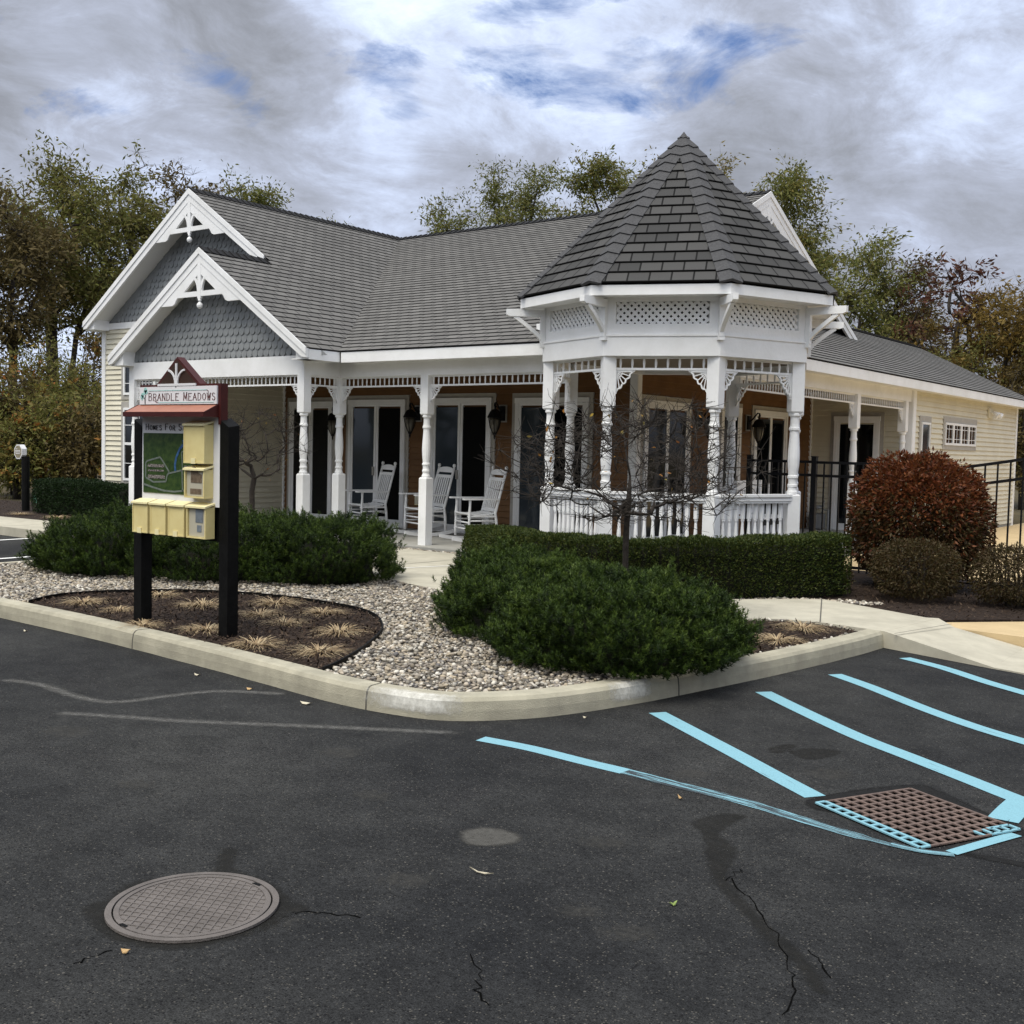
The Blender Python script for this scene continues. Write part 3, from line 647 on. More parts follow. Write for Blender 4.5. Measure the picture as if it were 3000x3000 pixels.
# --- walls
def mpY(y0): return lambda a,d,z:(a,y0-d,z)
def mpX(x0): return lambda a,d,z:(x0+d,a,z)
def mbox(mb,mp,a0,a1,d0,d1,z0,z1):
    p=mp(a0,d0,z0);q=mp(a1,d1,z1);return mb.box(p[0],q[0],p[1],q[1],p[2],q[2])
def siding(mb,mp,a0,a1,z0,z1,ex=.1):
    z=z0;g=.011
    while z<z1-1e-4:
        t=min(z+ex,z1)
        mb.poly([mp(a0,.028,z+g),mp(a1,.028,z+g),mp(a1,.004,t),mp(a0,.004,t)])
        mb.poly([mp(a0,.004,z+g),mp(a1,.004,z+g),mp(a1,.028,z+g),mp(a0,.028,z+g)])
        mb.poly([mp(a0,.003,z),mp(a1,.003,z),mp(a1,.003,z+g),mp(a0,.003,z+g)])
        z=t
YW=14.417;XW=-8.65;YE=21.02;XS=-6.70;YB=28.79;YGW=12.98;XR=-16.42
ws=MB();siding(ws,mpY(YW),XR,XW,.15,2.86);siding(ws,mpX(XW),YW,YE,.15,2.86)
ws.box(XR,XW-.01,YW+.002,YW+.2,.1,2.9);ws.box(XW-.2,XW-.002,YW+.2,YE,.1,2.9)
B(ws,'wall',ORANGE,label='tan lap siding wall at the back of the porch')
for lb_,fn_ in(('cream lap siding of the left gable wall',lambda w:(siding(w,mpY(YGW),-20.12,XR,.55,3.80),w.box(-20.12,XR-.002,YGW+.002,YGW+.2,.0,3.9),w.box(-20.12,-19.9,YGW+.2,24,0,3.9))),
    ('cream lap siding beside the porch doors',lambda w:(siding(w,mpX(XR),YGW,YW,.15,2.86),w.box(XR-.2,XR-.002,YGW+.2,YW,.1,2.9))),
    ('cream lap siding at the end of the side porch',lambda w:(siding(w,mpY(YE),XW,XS,.15,2.86),w.box(XW,XS-.002,YE+.002,YE+.2,.0,2.9))),
    ('cream lap siding of the side wall with the small windows',lambda w:(siding(w,mpX(XS),YE+.1,YB,.05,2.83),w.box(XS-.2,XS-.002,YE+.2,YB,-.03,2.95),w.box(-12.0,XS-.002,YB,YB+.1,0,2.9)))):
    w=MB();fn_(w);B(w,'wall',CREAM,label=lb_)
fd=MB();fd.box(-20.1,XR,YGW-.02,YGW+.2,-.03,.55);fd.box(XS-.2,XS+.012,YE,YB,-.03,.05)
Bs(fd,'foundation',PORCHF)
cb=MB()
for mp,a0,a1,z0,z1 in((mpY(YGW),-20.15,-20.04,.5,3.75),(mpX(-20.12),0,0,0,0),(mpY(YGW),XR-.1,XR+.03,.15,2.85),(mpX(XS),YE-.03,YE+.13,-.02,2.84),(mpY(YE),XS-.1,XS+.029,-.02,2.84),(mpX(XS),YB-.09,YB+.02,-.02,2.84),(mpX(XW),YE-.06,YE,.15,2.85),(mpY(YW),XR,XR+.06,.15,2.85),(mpY(YW),XW-.09,XW+.03,.15,2.85),(mpX(XW),YW-.029,YW+.09,.15,2.85)):
    if a1!=a0: mbox(cb,mp,a0,a1,-.02,.04,z0,z1)
Bs(cb,'corner_board',WHITE)
# gable infill scallops
def scallops(mb,mp,cx,az,pitch,zb,ex=.118,w=.128,xmin=-99,xmax=99,skip=None):
    z=zb;row=0
    while z<az:
        half=(az-z)/pitch
        n=int(half/w)+2
        for i in range(-n,n+1):
            x=i*w+(row%2)*w/2
            if az-.06-pitch*(abs(x)+w*.5)<z+ex*1.5+w*.3 or not(xmin<cx+x<xmax): continue
            if skip and skip(cx+x,z): continue
            pts=[];top=z+ex*1.5
            for k in range(7):
                a=pi+pi*k/6;pts.append((x+math.cos(a)*w*.485,.030,z+w*.5+math.sin(a)*w*.5))
            P=[mp(cx+p[0],p[1],p[2]) for p in pts]
            T=[mp(cx+x+w*.485,.002,top+w*.3),mp(cx+x-w*.485,.002,top+w*.3)]
            mb.poly(P+T)
            for k in range(6):
                a,b=pts[k],pts[k+1];mb.poly([mp(cx+a[0],.008,a[2]),mp(cx+b[0],.008,b[2]),P[k+1],P[k]])
        z+=ex;row+=1
gs=MB()
mp=mpY(11.44);scallops(gs,mp,apx,apz,PG,2.89)
gs.poly([(apx-2.6,11.442,2.88),(apx+2.6,11.442,2.88),(apx,11.442,apz-.03)])
mp=mpY(YGW);scallops(gs,mp,gxc,gz,PG,3.86,skip=lambda x,z:z<apz-PG*abs(x-apx)-.12)
gs.poly([(gxc-3.25,YGW-.002,3.86),(gxc+4.6,YGW-.002,3.0),(gxc,YGW-.002,gz-.03)])
B(gs,'gable_shingles',SCAL)
gw=MB();gw.poly([(XG-.33,13.2,3.4),(XG-.33,23,3.4),(XG-.33,Yr,gz-.05)]);siding(gw,mpX(XG-.33),14,22.2,3.3,3.5)
B(gw,'gable_shingles',SCAL)
# rake boards and sunburst brackets
def gabletrim(mp,half_l,half_r,pitch,cutl=None):
    """local (s along, z below apex, d outwards)"""
    rb=MB();h=.21;kp=.6618/pitch
    for sg,hf in((-1,half_l),(1,half_r)):
        pts=[(0,.0),(sg*hf,-pitch*hf),(sg*hf,-pitch*hf-.135),(sg*(hf-.11),-pitch*(hf-.11)-h+.02),(0,-h)]
        vec=V(mp(0,.045,0))-V(mp(0,0,0))
        rb.prism([mp(x,0,z) for x,z in pts],vec)
        pts=[(0,.012),(sg*hf,-pitch*hf+.012),(sg*hf,-pitch*hf-.085),(0,-.085)]
        rb.prism([mp(x,.045,z) for x,z in pts],vec*.35)
    o=B(rb,'rake_board',WHITE)
    fr=MB();vec=V(mp(0,.035,0))-V(mp(0,0,0))
    for sg in(-1,1):
        pts=[(0,-.19),(0,-.38),(.40,-.67),(.40,-.745),(.56,-.745),(.60,-.79),(.63,-.835),(.69,-.86),(.985,-.86),(.95,-.82)]
        fr.prism([mp(sg*x*kp,.002,z) for x,z in pts],vec)
        arc=[]
        for k in range(8):
            a=k/7*pi/2*.92;arc.append((sg*kp*(.035+.185*(1-math.cos(a))),-.68+.26*math.sin(a)))
        for a,b in zip(arc,arc[1:]): fr.beam(mp(a[0],.02,a[1]),mp(b[0],.02,b[1]),.035,.045)
    for sg in(-1,1): fr.prism([mp(sg*x*kp,.003,z) for x,z in((0,-.665),(.42,-.665),(.42,-.745),(0,-.745))],vec)
    fr.prism([mp(x,.006,z) for x,z in((-.04,-.2),(.04,-.2),(.04,-.78),(-.04,-.78))],vec*1.1)
    c=mp(0,.025,0);fr.lathe([(.02,-.78),(.03,-.80),(.03,-.815),(.018,-.825),(.018,-.84),(.042,-.86),(.05,-.89),(.042,-.92),(.01,-.94)],c,10)
    f_=fr.build('gable_bracket',WHITE,o)
gabletrim(lambda s,d,z:(apx+s,Yp+.04-d,apz+z),2.45,apx*0+2.478,PG)
gabletrim(lambda s,d,z:(gxc+s,Yg+.04-d,gz+z),3.32,2.04,PG)
gabletrim(lambda s,d,z:(XG-.04+d,Yr+s,gz+z),4.33,4.33,PM)
# soffits, eave returns
so=MB()
def sof(pts,th=.02): so.prism(pts,(0,0,th))
dz=.14
so.prism([(apx,Yp+.05,apz-dz-.06),(apx,11.44,apz-dz-.06),(-17.1,11.44,apz-PG*(apx+17.1)-dz),(-17.1,Yp+.05,apz-PG*(apx+17.1)-dz)],(0,0,.03))
so.prism([(apx,Yp+.05,apz-dz-.06),(apx,11.44,apz-dz-.06),(XV-.05,11.44,zE+.03-dz),(XV-.05,Yp+.05,zE+.03-dz)],(0,0,.03))
so.prism([(gxc,Yg+.05,gz-dz-.06),(gxc,YGW,gz-dz-.06),(-20.15,YGW,zL(-20.15)-dz),(-20.15,Yg+.05,zL(-20.15)-dz)],(0,0,.03))
so.prism([(gxc,Yg+.05,gz-dz-.06),(gxc,YGW,gz-dz-.06),(-14.7,YGW,zL(-14.7)-dz),(-14.7,Yg+.05,zL(-14.7)-dz)],(0,0,.03))
so.box(XV,-7.6,Yf+.03,12.2,2.812,2.83)
so.box(-12.6,XV-.03,Yp+.05,Yf+.03,2.808,2.828)
so.box(-6.75,xe-.03,13.0,29.38,2.812,2.83)
Bs(so,'soffit',SOFF)
rt=MB()
for (xt,yy,zt,xi,yw) in((-17.17,Yp,apz-PG*(apx+17.17),-16.80,11.43),(-20.22,Yg,zL(-20.22),-19.92,YGW-.02)):
    ztop=zt+PG*(xi-xt)
    rt.prism([(xt,yy+.045,zt-.135),(xi,yy+.045,zt-.135),(xi,yy+.045,ztop-.06),(xt,yy+.045,zt-.02)],(0,yw-yy-.045,0))
rt.prism([(XV,Yp+.045,zE-.155),(-12.5,Yp+.045,zE-.155),(-12.5,Yp+.045,zE+PG*.275-.06),(XV,Yp+.045,zE-.02)],(0,.25,0))
Bs(rt,'eave_return',WHITE)
fa=MB()
fa.box(XV+.018,-7.5,Yf+.012,Yf+.035,2.80,zE-.012);fa.box(XV-.03,XV-.006,Yp+.046,Yf+.012,2.806,zE-.010)
fa.box(xe-.03,xe-.008,13.2,29.39,2.795,zE-.012)
fa.box(-17.17,-17.14,Yp+.05,12.95,2.83,2.965);fa.box(-20.215,-20.19,Yg+.05,24.3,3.70,3.835)
fa.prism([(xe,29.41,zE-.01),(-9.34,29.41,4.41),(-9.34,29.41,4.27),(xe,29.41,zE-.15)],(0,-.03,0))
Bs(fa,'fascia',WHITE)
hd=MB()
hd.box(-16.93,-12.55,11.40,11.54,2.607,2.89);hd.box(-12.69,-12.551,11.54,12.13,2.607,2.835)
hd.box(-12.58,-8.2,12.131,12.27,2.607,2.835);hd.box(-6.84,-6.701,13.5,YE-.03,2.607,2.835);hd.box(-16.929,-16.79,11.54,12.96,2.607,2.885)
hd.box(-20.15,-14.5,YGW-.035,YGW+.01,3.74,3.86)
Bs(hd,'header_beam',WHITE)
cl=MB();cl.box(-16.4,-6.85,12.28,14.41,2.80,2.84);cl.box(-8.64,-6.85,14.41,21.0,2.802,2.842);cl.box(-16.8,-12.7,11.54,12.97,2.798,2.838)
Bs(cl,'porch_ceiling',CEIL)
pf=MB();pf.box(-17.25,-8.0,11.90,14.44,-.03,.152);pf.box(-17.25,-12.25,11.15,11.9,-.03,.150);pf.box(-8.68,-6.42,11.92,YE,-.03,.149)
Bs(pf,'porch_floor',PORCHF)
# --- posts, friezes, brackets
SQB,SQT=.985,.57
TURN=[(0,.062),(.018,.066),(.035,.066),(.045,.052),(.06,.048),(.14,.050),(.17,.054),(.185,.062),(.21,.062),(.225,.050),(.26,.050),(.36,.056),(.47,.063),(.56,.065),(.65,.061),(.73,.053),(.765,.050),(.775,.060),(.80,.061),(.812,.050),(.85,.048),(.875,.050),(.885,.058),(.91,.058),(.92,.050),(.95,.053),(.975,.063),(1,.064)]
def post(name,x,y,zb,zt,parent,s=.072,rz=0):
    mb=MB();c,sn=math.cos(rz),math.sin(rz)
    def sq(z0,z1,h,ch=0):
        P=[(x+(i*c-j*sn)*h,y+(i*sn+j*c)*h) for i,j in((-1,-1),(1,-1),(1,1),(-1,1))]
        k=.82
        Q=[(x+(px-x)*k,y+(py-y)*k) for px,py in P]
        rows=[(Q if ch&1 else P,z0),(P,z0+.018),(P,z1-.018),(Q if ch&2 else P,z1)]
        vs=[(q[0],q[1],z) for R,z in rows for q in R];fs=[]
        for r in range(3):
            for k_ in range(4): fs.append((r*4+k_,r*4+(k_+1)%4,r*4+4+(k_+1)%4,r*4+4+k_))
        fs+=[(3,2,1,0),(12,13,14,15)];mb.mesh(vs,fs)
    sq(zb,zb+SQB,s,2);sq(zt-SQT,zt,s,1)
    z1=zb+SQB;z2=zt-SQT;H=z2-z1
    mb.lathe([(r,z2-t*H) for t,r in TURN][::-1],(x,y,0),14)
    o=mb.build(name,WHITE,parent)
    return o
FL=.152
for x,y in((-12.62,11.47),(-12.62,12.20),(-10.82,12.20),(-16.86,11.47),(-6.77,18.29),(-6.77,20.75)):
    post('porch_post',x,y,FL,2.607,HOUSE)
def frieze(a,b,zt,h,sp,parent,ins=.07,w=.02):
    a=V((a[0],a[1],0));b=V((b[0],b[1],0));d=(b-a);L=d.length;d.normalize();mb=MB()
    a2=a+d*ins;b2=b-d*ins
    for z in(zt-h+.012,zt-.012): mb.beam((a2.x,a2.y,z),(b2.x,b2.y,z),.035,.024)
    n=max(2,int((L-2*ins)/sp))
    for i in range(n):
        p=a2+(b2-a2)*((i+.5)/n);mb.tube([(p.x,p.y,zt-h+.02),(p.x,p.y,zt-h*.7),(p.x,p.y,zt-h*.5),(p.x,p.y,zt-h*.3),(p.x,p.y,zt-.02)],[w*.36,w*.5,w*.62,w*.5,w*.36],6)
    return mb.build('spindle_frieze',WHITE,parent)
def bracket(x,y,zt,dx,dy,parent,s=.185):
    """fan bracket in the corner of post and frieze"""
    d=V((dx,dy,0)).normalized();o=V((x,y,zt));mb=MB();P=lambda a,b:o+d*a+V((0,0,-b));th=.022
    mb.beam(P(0,.011),P(s,.011),th,.022);mb.beam(P(.011,.022),P(.011,s*1.25),.022,th,up=(d.x,d.y,0))
    R_=lambda a:1/(math.cos(a)+math.sin(a))**.86
    n=5
    for k in range(1,n):
        a=k/n*pi/2;r=R_(a);mb.beam(P(.02,.02),P(s*r*.97*math.cos(a),s*1.22*r*.97*math.sin(a)),th*.7,.011)
    pr=None
    for k in range(17):
        a=k/16*pi/2;r=R_(a)*(1+.055*math.cos(k*pi/2))
        q=P(s*r*math.cos(a),s*1.22*r*math.sin(a))
        if pr is not None: mb.beam(pr,q,th,.017)
        pr=q
    for k in range(7):
        a=k/6*pi/2;q=P(s*.42*math.cos(a),s*.48*math.sin(a))
        if k: mb.beam(pr2,q,th*.7,.011)
        pr2=q
    return mb.build('corner_bracket',WHITE,parent)
FH=.155
gx,gy,aB=-6.75,12.179,1.536
RB=aB/math.cos(pi/8);RE=1.957
ang=[math.radians(225+45*k) for k in range(8)]   # P1..P8
PB=[(gx+RB*math.cos(a),gy+RB*math.sin(a)) for a in ang]
PO=[(gx+(RB-.115)*math.cos(a),gy+(RB-.115)*math.sin(a)) for a in ang]
PE=[(gx+RE*math.cos(a),gy+RE*math.sin(a)) for a in ang]
for a,b in(((-16.86,11.47),(-12.62,11.47)),((-12.62,11.47),(-12.62,12.20)),((-12.62,12.20),(-10.82,12.20)),((-10.82,12.20),PO[7]),((-6.77,PO[5][1]),(-6.77,18.29)),((-6.77,18.29),(-6.77,20.75))):
    frieze(a,b,2.607,FH,.092,HOUSE)
zb_=2.607-FH
for x,y,dx,dy in((-12.62,11.47,-1,0),(-12.62,11.47,0,1),(-12.62,12.20,0,-1),(-12.62,12.20,1,0),(-10.82,12.2,-1,0),(-10.82,12.2,1,0),(-16.86,11.47,1,0),(-6.77,18.29,0,-1),(-6.77,18.29,0,1),(-6.77,20.75,0,-1),(-6.77,PO[5][1],0,1)):
    bracket(x+dx*.07,y+dy*.07,zb_,dx,dy,HOUSE)
# --- turret (gazebo) at the porch corner
zB,zL2,zS,zT,zA=2.633,2.857,3.259,3.387,5.403
def facepts(R,k,z): 
    a,b=ang[k],ang[(k+1)%8];return V((gx+R*math.cos(a),gy+R*math.sin(a),z)),V((gx+R*math.cos(b),gy+R*math.sin(b),z))
bd=MB()
for k in range(8):
    for R0,R1,z0,z1 in((RB-.12,RB,zB,zL2-.012),(RB-.11,RB+.012,zL2-.012,zL2+.008),(RB-.10,RB-.012,zL2+.008,zL2+.125),(RB-.10,RB-.012,3.222,zS+.05)):
        a,b=facepts(R1,k,z0);c,d=facepts(R0,k,z0);bd.prism([a,b,d,c],(0,0,z1-z0))
    a,b=facepts(RB-.012,k,zL2+.125);c,d=facepts(RB-.10,k,zL2+.125)
    for t0,t1 in((0,.095),(.905,1)):
        q=[a.lerp(b,t0),a.lerp(b,t1),c.lerp(d,t1),c.lerp(d,t0)];bd.prism(q,(0,0,3.222-zL2-.125))
    if k in(4,5,6): q=[a,b,c.lerp(d,1),c];bd.prism([a,b,d,c],(0,0,3.222-zL2-.125))
TUR=B(bd,'turret',WHITE,label='octagonal corner turret of the porch with conical roof')
def sub(mb,name,mat,smooth=False): return mb.build(name,mat,TUR,smooth)
for k in(0,1,2,3,7):
    mb=MB();a,b=facepts(RB-.045,k,0);t0,t1=.095,.905;A=a.lerp(b,t0);Bp=a.lerp(b,t1);W=(Bp-A).length;d=(Bp-A).normalized();n=V((d.y,-d.x,0))
    z0,z1=zL2+.125,3.222;H=z1-z0;sp=.079
    i=-int(H/sp)-1
    while i*sp<W:
        for sg,off in((1,0),(-1,.008)):
            x0=i*sp
            s0,s1=(x0,x0+H) if sg>0 else (x0+H,x0)
            za,zbb=0,H
            # clip in x to [0,W]
            def pt(t): return s0+(s1-s0)*t
            ts=[0,1]
            lo,hi=0,1
            for bound in(0,W):
                if (s1-s0)!=0:
                    tt=(bound-s0)/(s1-s0)
                    if (s1-s0>0)==(bound==0): lo=max(lo,tt)
                    else: hi=min(hi,tt)
            if hi-lo>.03:
                p=A+d*pt(lo)+V((0,0,z0+H*lo))+n*off;q=A+d*pt(hi)+V((0,0,z0+H*hi))+n*off
                mb.beam(p,q,.007,.033,up=n.cross(q-p))
        i+=1
    sub(mb,'lattice_panel',WHITE)
inn=MB();inn.prism([(gx+(RB-.12)*math.cos(a),gy+(RB-.12)*math.sin(a),2.70) for a in ang],(0,0,.02));sub(inn,'turret_ceiling',CEIL)
fs_=MB()
for k in range(8):
    for R0,R1,z0,z1 in((RE-.045,RE-.012,zS,zT-.02),(RB-.05,RE-.03,zS+.012,zS+.03)):
        a,b=facepts(R1,k,z0);c,d=facepts(R0,k,z0);fs_.prism([a,b,d,c],(0,0,z1-z0))
sub(fs_,'turret_fascia',WHITE)
rt=MB();AP=V((gx,gy,zA))
for k in range(8):
    a,b=facepts(RE,k,zT);m=(a+b)/2;u=(b-a).normalized();roofplane(rt,[a,b,AP],a+u*((b-a).length/2),u,AP-m,.165,.016)
ROOFT=sub(rt,'turret_roof',ROOFD)
hp=MB()
for k in range(8):
    a,_=facepts(RE+.01,k,zT);nxt,_=facepts(RE+.01,(k+1)%8,zT);prv,_=facepts(RE+.01,(k-1)%8,zT)
    d=(AP-a);L=d.length;d.normalize()
    s1=((nxt-a)-d*(nxt-a).dot(d)).normalized();s2=((prv-a)-d*(prv-a).dot(d)).normalized()
    n1=d.cross(s1);n1=n1 if n1.z>0 else -n1;n2=d.cross(s2);n2=n2 if n2.z>0 else -n2;nn=(n1+n2).normalized()
    # step to line up with the courses on the faces
    m=((a+nxt)/2);st=.165*L/(AP-m).length;i=0
    while i*st<L-.02:
        p=a+d*(i*st);q=a+d*min(L,(i+1)*st+.02);w=min(.125,max(.02,(L-i*st)*.30));w2=min(.125,max(.01,(L-(i+1)*st)*.30))
        for s,n_ in((s1,n1),(s2,n2)):
            hp.poly([p+nn*.036,p+s*w+n_*.027,q+s*w2+n_*.011,q+nn*.018]);hp.poly([p,p+s*w,p+s*w+n_*.027,p+nn*.036]);hp.poly([p+s*w,q+s*w2,q+s*w2+n_*.011,p+s*w+n_*.027])
        i+=1
hp.mesh([(gx+.14*math.cos(a),gy+.14*math.sin(a),zA-.13) for a in ang]+[(gx,gy,zA+.05)],[(i,(i+1)%8,8) for i in range(8)])
sub(hp,'hip_cap',HIPM)
for k in(0,1,2,3,4,5,7): post('turret_post',PO[k][0],PO[k][1],FL,zB,TUR,rz=ang[k]+pi/4 if k in(0,2,4) else ang[k]+pi/4)
for k in(0,1,2,3,7,4): frieze(PO[k],PO[(k+1)%8],zB,.15,.125,TUR,.07,.024)
for k in(0,1,2,3,7,4):
    a=V(PO[k]);b=V(PO[(k+1)%8]);d=(b-a).normalized()
    bracket(a.x+d.x*.075,a.y+d.y*.075,zB-.15,d.x,d.y,TUR,.21);bracket(b.x-d.x*.075,b.y-d.y*.075,zB-.15,-d.x,-d.y,TUR,.21)
for k in range(8):
    r=V((math.cos(ang[k]),math.sin(ang[k]),0));o=V((gx,gy,0))+r*(RB-.02);mb=MB();t=V((-r.y,r.x,0))
    P=lambda d,z:o+r*d+V((0,0,z))
    mb.beam(P(.0,3.205),P(.43,3.205),.062,.085);mb.beam(P(.028,2.84),P(.028,3.163),.06,.058,up=r)
    mb.prism([P(.43,3.163)+t*.03,P(.47,3.18)+t*.03,P(.47,3.247)+t*.03,P(.43,3.247)+t*.03],t*-.06)
    pr=None
    for j in range(7):
        u_=j/6;q=P(.04+.33*u_,2.90+.265*(u_**.85))
        if pr is not None: mb.beam(pr,q,.045,.045)
        pr=q
    mb.beam(P(.028,2.80),P(.028,2.84),.075,.05,up=r)
    sub(mb,'knee_brace',WHITE)
balu=None
for k in(0,1,2):
    a=V(PO[k]);b=V(PO[(k+1)%8]);d=(b-a).normalized();L=(b-a).length
    mb=MB()
    p=a+d*.06;q=b-d*.06
    for w,z0,z1 in((.14,1.105,1.135),(.10,1.035,1.105),(.12,1.06,1.078)): mb.beam((p.x,p.y,(z0+z1)/2),(q.x,q.y,(z0+z1)/2),w,z1-z0)
    sub(mb,'railing',WHITE)
    mb=MB();mb.beam((p.x,p.y,.2525),(q.x,q.y,.2525),.07,.065);sub(mb,'bottom_rail',WHITE)
    n=10
    for i in range(n):
        p=a+d*(.12+(L-.24)*(i+.5)/n)
        if balu is None:
            m2=MB();m2.box(-.02,.02,-.02,.02,.285,.46);m2.box(-.02,.02,-.02,.02,.86,1.035)
            m2.lathe([(.018,.46),(.024,.475),(.014,.50),(.020,.58),(.024,.66),(.016,.78),(.014,.82),(.022,.845),(.018,.86)],(0,0,0),8)
            balu=m2.build('baluster',WHITE,TUR,world=False);o=balu
        else: o=balu.copy();COL.objects.link(o)
        o.location=(p.x+12,p.y-15,0)
gf=MB();gf.prism([(gx+(RB+.06)*math.cos(a),gy+(RB+.06)*math.sin(a),-.02) for a in ang],(0,0,.165));sub(gf,'turret_floor',PORCHF)
# --- doors
def door(mp,a0,a1,zt,panes,name='patio_door',glass=(GLASS,GLASS),label=None,zb=.155,casing=.065):
    mb=MB()
    for x0,x1 in((a0,a0+casing),(a1-casing,a1)): mbox(mb,mp,x0,x1,0,.062,zb,zt-.085)
    mbox(mb,mp,a0-.01,a1+.01,0,.066,zt-.085,zt)
    W=(a1-a0-2*casing)/panes;st=.05
    gl=[]
    for i in range(panes):
        x0=a0+casing+i*W;x1=x0+W;dd=.054 if i%2==0 else .046
        mbox(mb,mp,x0+.002,x0+st,0,dd,zb+.02,zt-.087);mbox(mb,mp,x1-st,x1-.002,0,dd-.002,zb+.02,zt-.087)
        mbox(mb,mp,x0+st,x1-st,0,dd-.001,zt-.122,zt-.087);mbox(mb,mp,x0+st,x1-st,0,dd-.001,zb+.02,zb+.13)
        gl.append((x0+st,x1-st,dd-.012,zb+.13,zt-.157))
    mbox(mb,mp,a0+casing,a1-casing,0,.07,zb-.002,zb+.02)
    o=B(mb,name,WHITE,label=label)
    for i,(x0,x1,dd,z0,z1) in enumerate(gl):
        g=MB();mbox(g,mp,x0-.004,x1+.004,.024,dd,z0-.004,z1+.004);g.build('glass_pane',glass[i%len(glass)],o)
    h=MB();x=a0+casing+W*(1 if panes>1 else .92)-.04;mbox(h,mp,x-.015,x+.015,.05,.085,1.05,1.2);h.build('handle',TRIM,o)
    sur=MB();
    mbox(sur,mp,a0-.075,a0-.001,0,.036,zb,zt+.075);mbox(sur,mp,a1+.001,a1+.075,0,.036,zb,zt+.075);mbox(sur,mp,a0-.001,a1+.001,0,.0355,zt+.002,zt+.075)
    sur.build('casing',TRIM,o)
W1=mpY(YW);W2=mpX(XW)
door(W1,-16.20,-15.05,2.36,2,'french_door');door(W1,-14.63,-13.25,2.385,2,glass=(GLASSB,SCREEN));door(W1,-12.66,-11.35,2.40,2,glass=(GLASSB,SCREEN));door(W1,-10.86,-9.46,2.39,2,glass=(GLASSB,GLASS))
door(W2,14.60,16.02,2.36,2,'french_door');door(W2,17.10,17.85,2.365,1,'porch_door');door(W2,18.40,19.80,2.36,2,'french_door')
door(mpY(YE),-8.15,-7.27,2.335,1,'side_door')
# --- windows
def window(mp,a0,a1,z0,z1,cols,name='window',mid=None,grid=True,glass=GLASS,cas=.09,fr=.045):
    mb=MB();sur=MB()
    mbox(sur,mp,a0-cas,a0-.001,0,.036,z0-cas,z1+cas*1.3);mbox(sur,mp,a1+.001,a1+cas,0,.036,z0-cas,z1+cas*1.3);mbox(sur,mp,a0-.001,a1+.001,0,.0355,z1+.001,z1+cas*1.3);mbox(sur,mp,a0-.001,a1+.001,0,.0355,z0-cas,z0-.001)
    W=(a1-a0)/cols;gl=[]
    for i in range(cols):
        x0=a0+i*W;x1=x0+W
        mbox(mb,mp,x0+.001,x0+fr,0,.056,z0,z1);mbox(mb,mp,x1-fr,x1-.001,0,.056,z0,z1)
        mbox(mb,mp,x0+fr,x1-fr,0,.055,z0,z0+fr);mbox(mb,mp,x0+fr,x1-fr,0,.055,z1-fr,z1)
        if mid: mbox(mb,mp,x0+fr,x1-fr,0,.052,mid-.025,mid+.025)
        gl.append((x0+fr,x1-fr))
        if grid:
            for t in(.22,.78):
                z=z0+fr+(z1-z0-2*fr)*t;mbox(mb,mp,x0+fr,x1-fr,.032,.043,z-.006,z+.006)
            xm=x0+fr+(W-2*fr)*.5;mbox(mb,mp,xm-.005,xm+.005,.0315,.042,z0+fr,z1-fr)
    o=B(mb,name,WHITE)
    for x0,x1 in gl:
        g=MB();mbox(g,mp,x0-.003,x1+.003,.030,.034,z0+fr-.003,z1-fr+.003);g.build('pane',glass,o)
    sur.build('casing',TRIM,o)
W3=mpX(XS)
window(W3,21.50,22.02,.95,2.25,1,grid=False,glass=GLASSB,fr=.04);window(W3,23.0,25.2,1.84,2.29,4)
W4=mpY(YGW)
window(W4,-19.40,-17.35,2.45,3.35,2,'transom_window');window(W4,-19.40,-17.35,.78,2.20,2,'sash_window',mid=1.5)
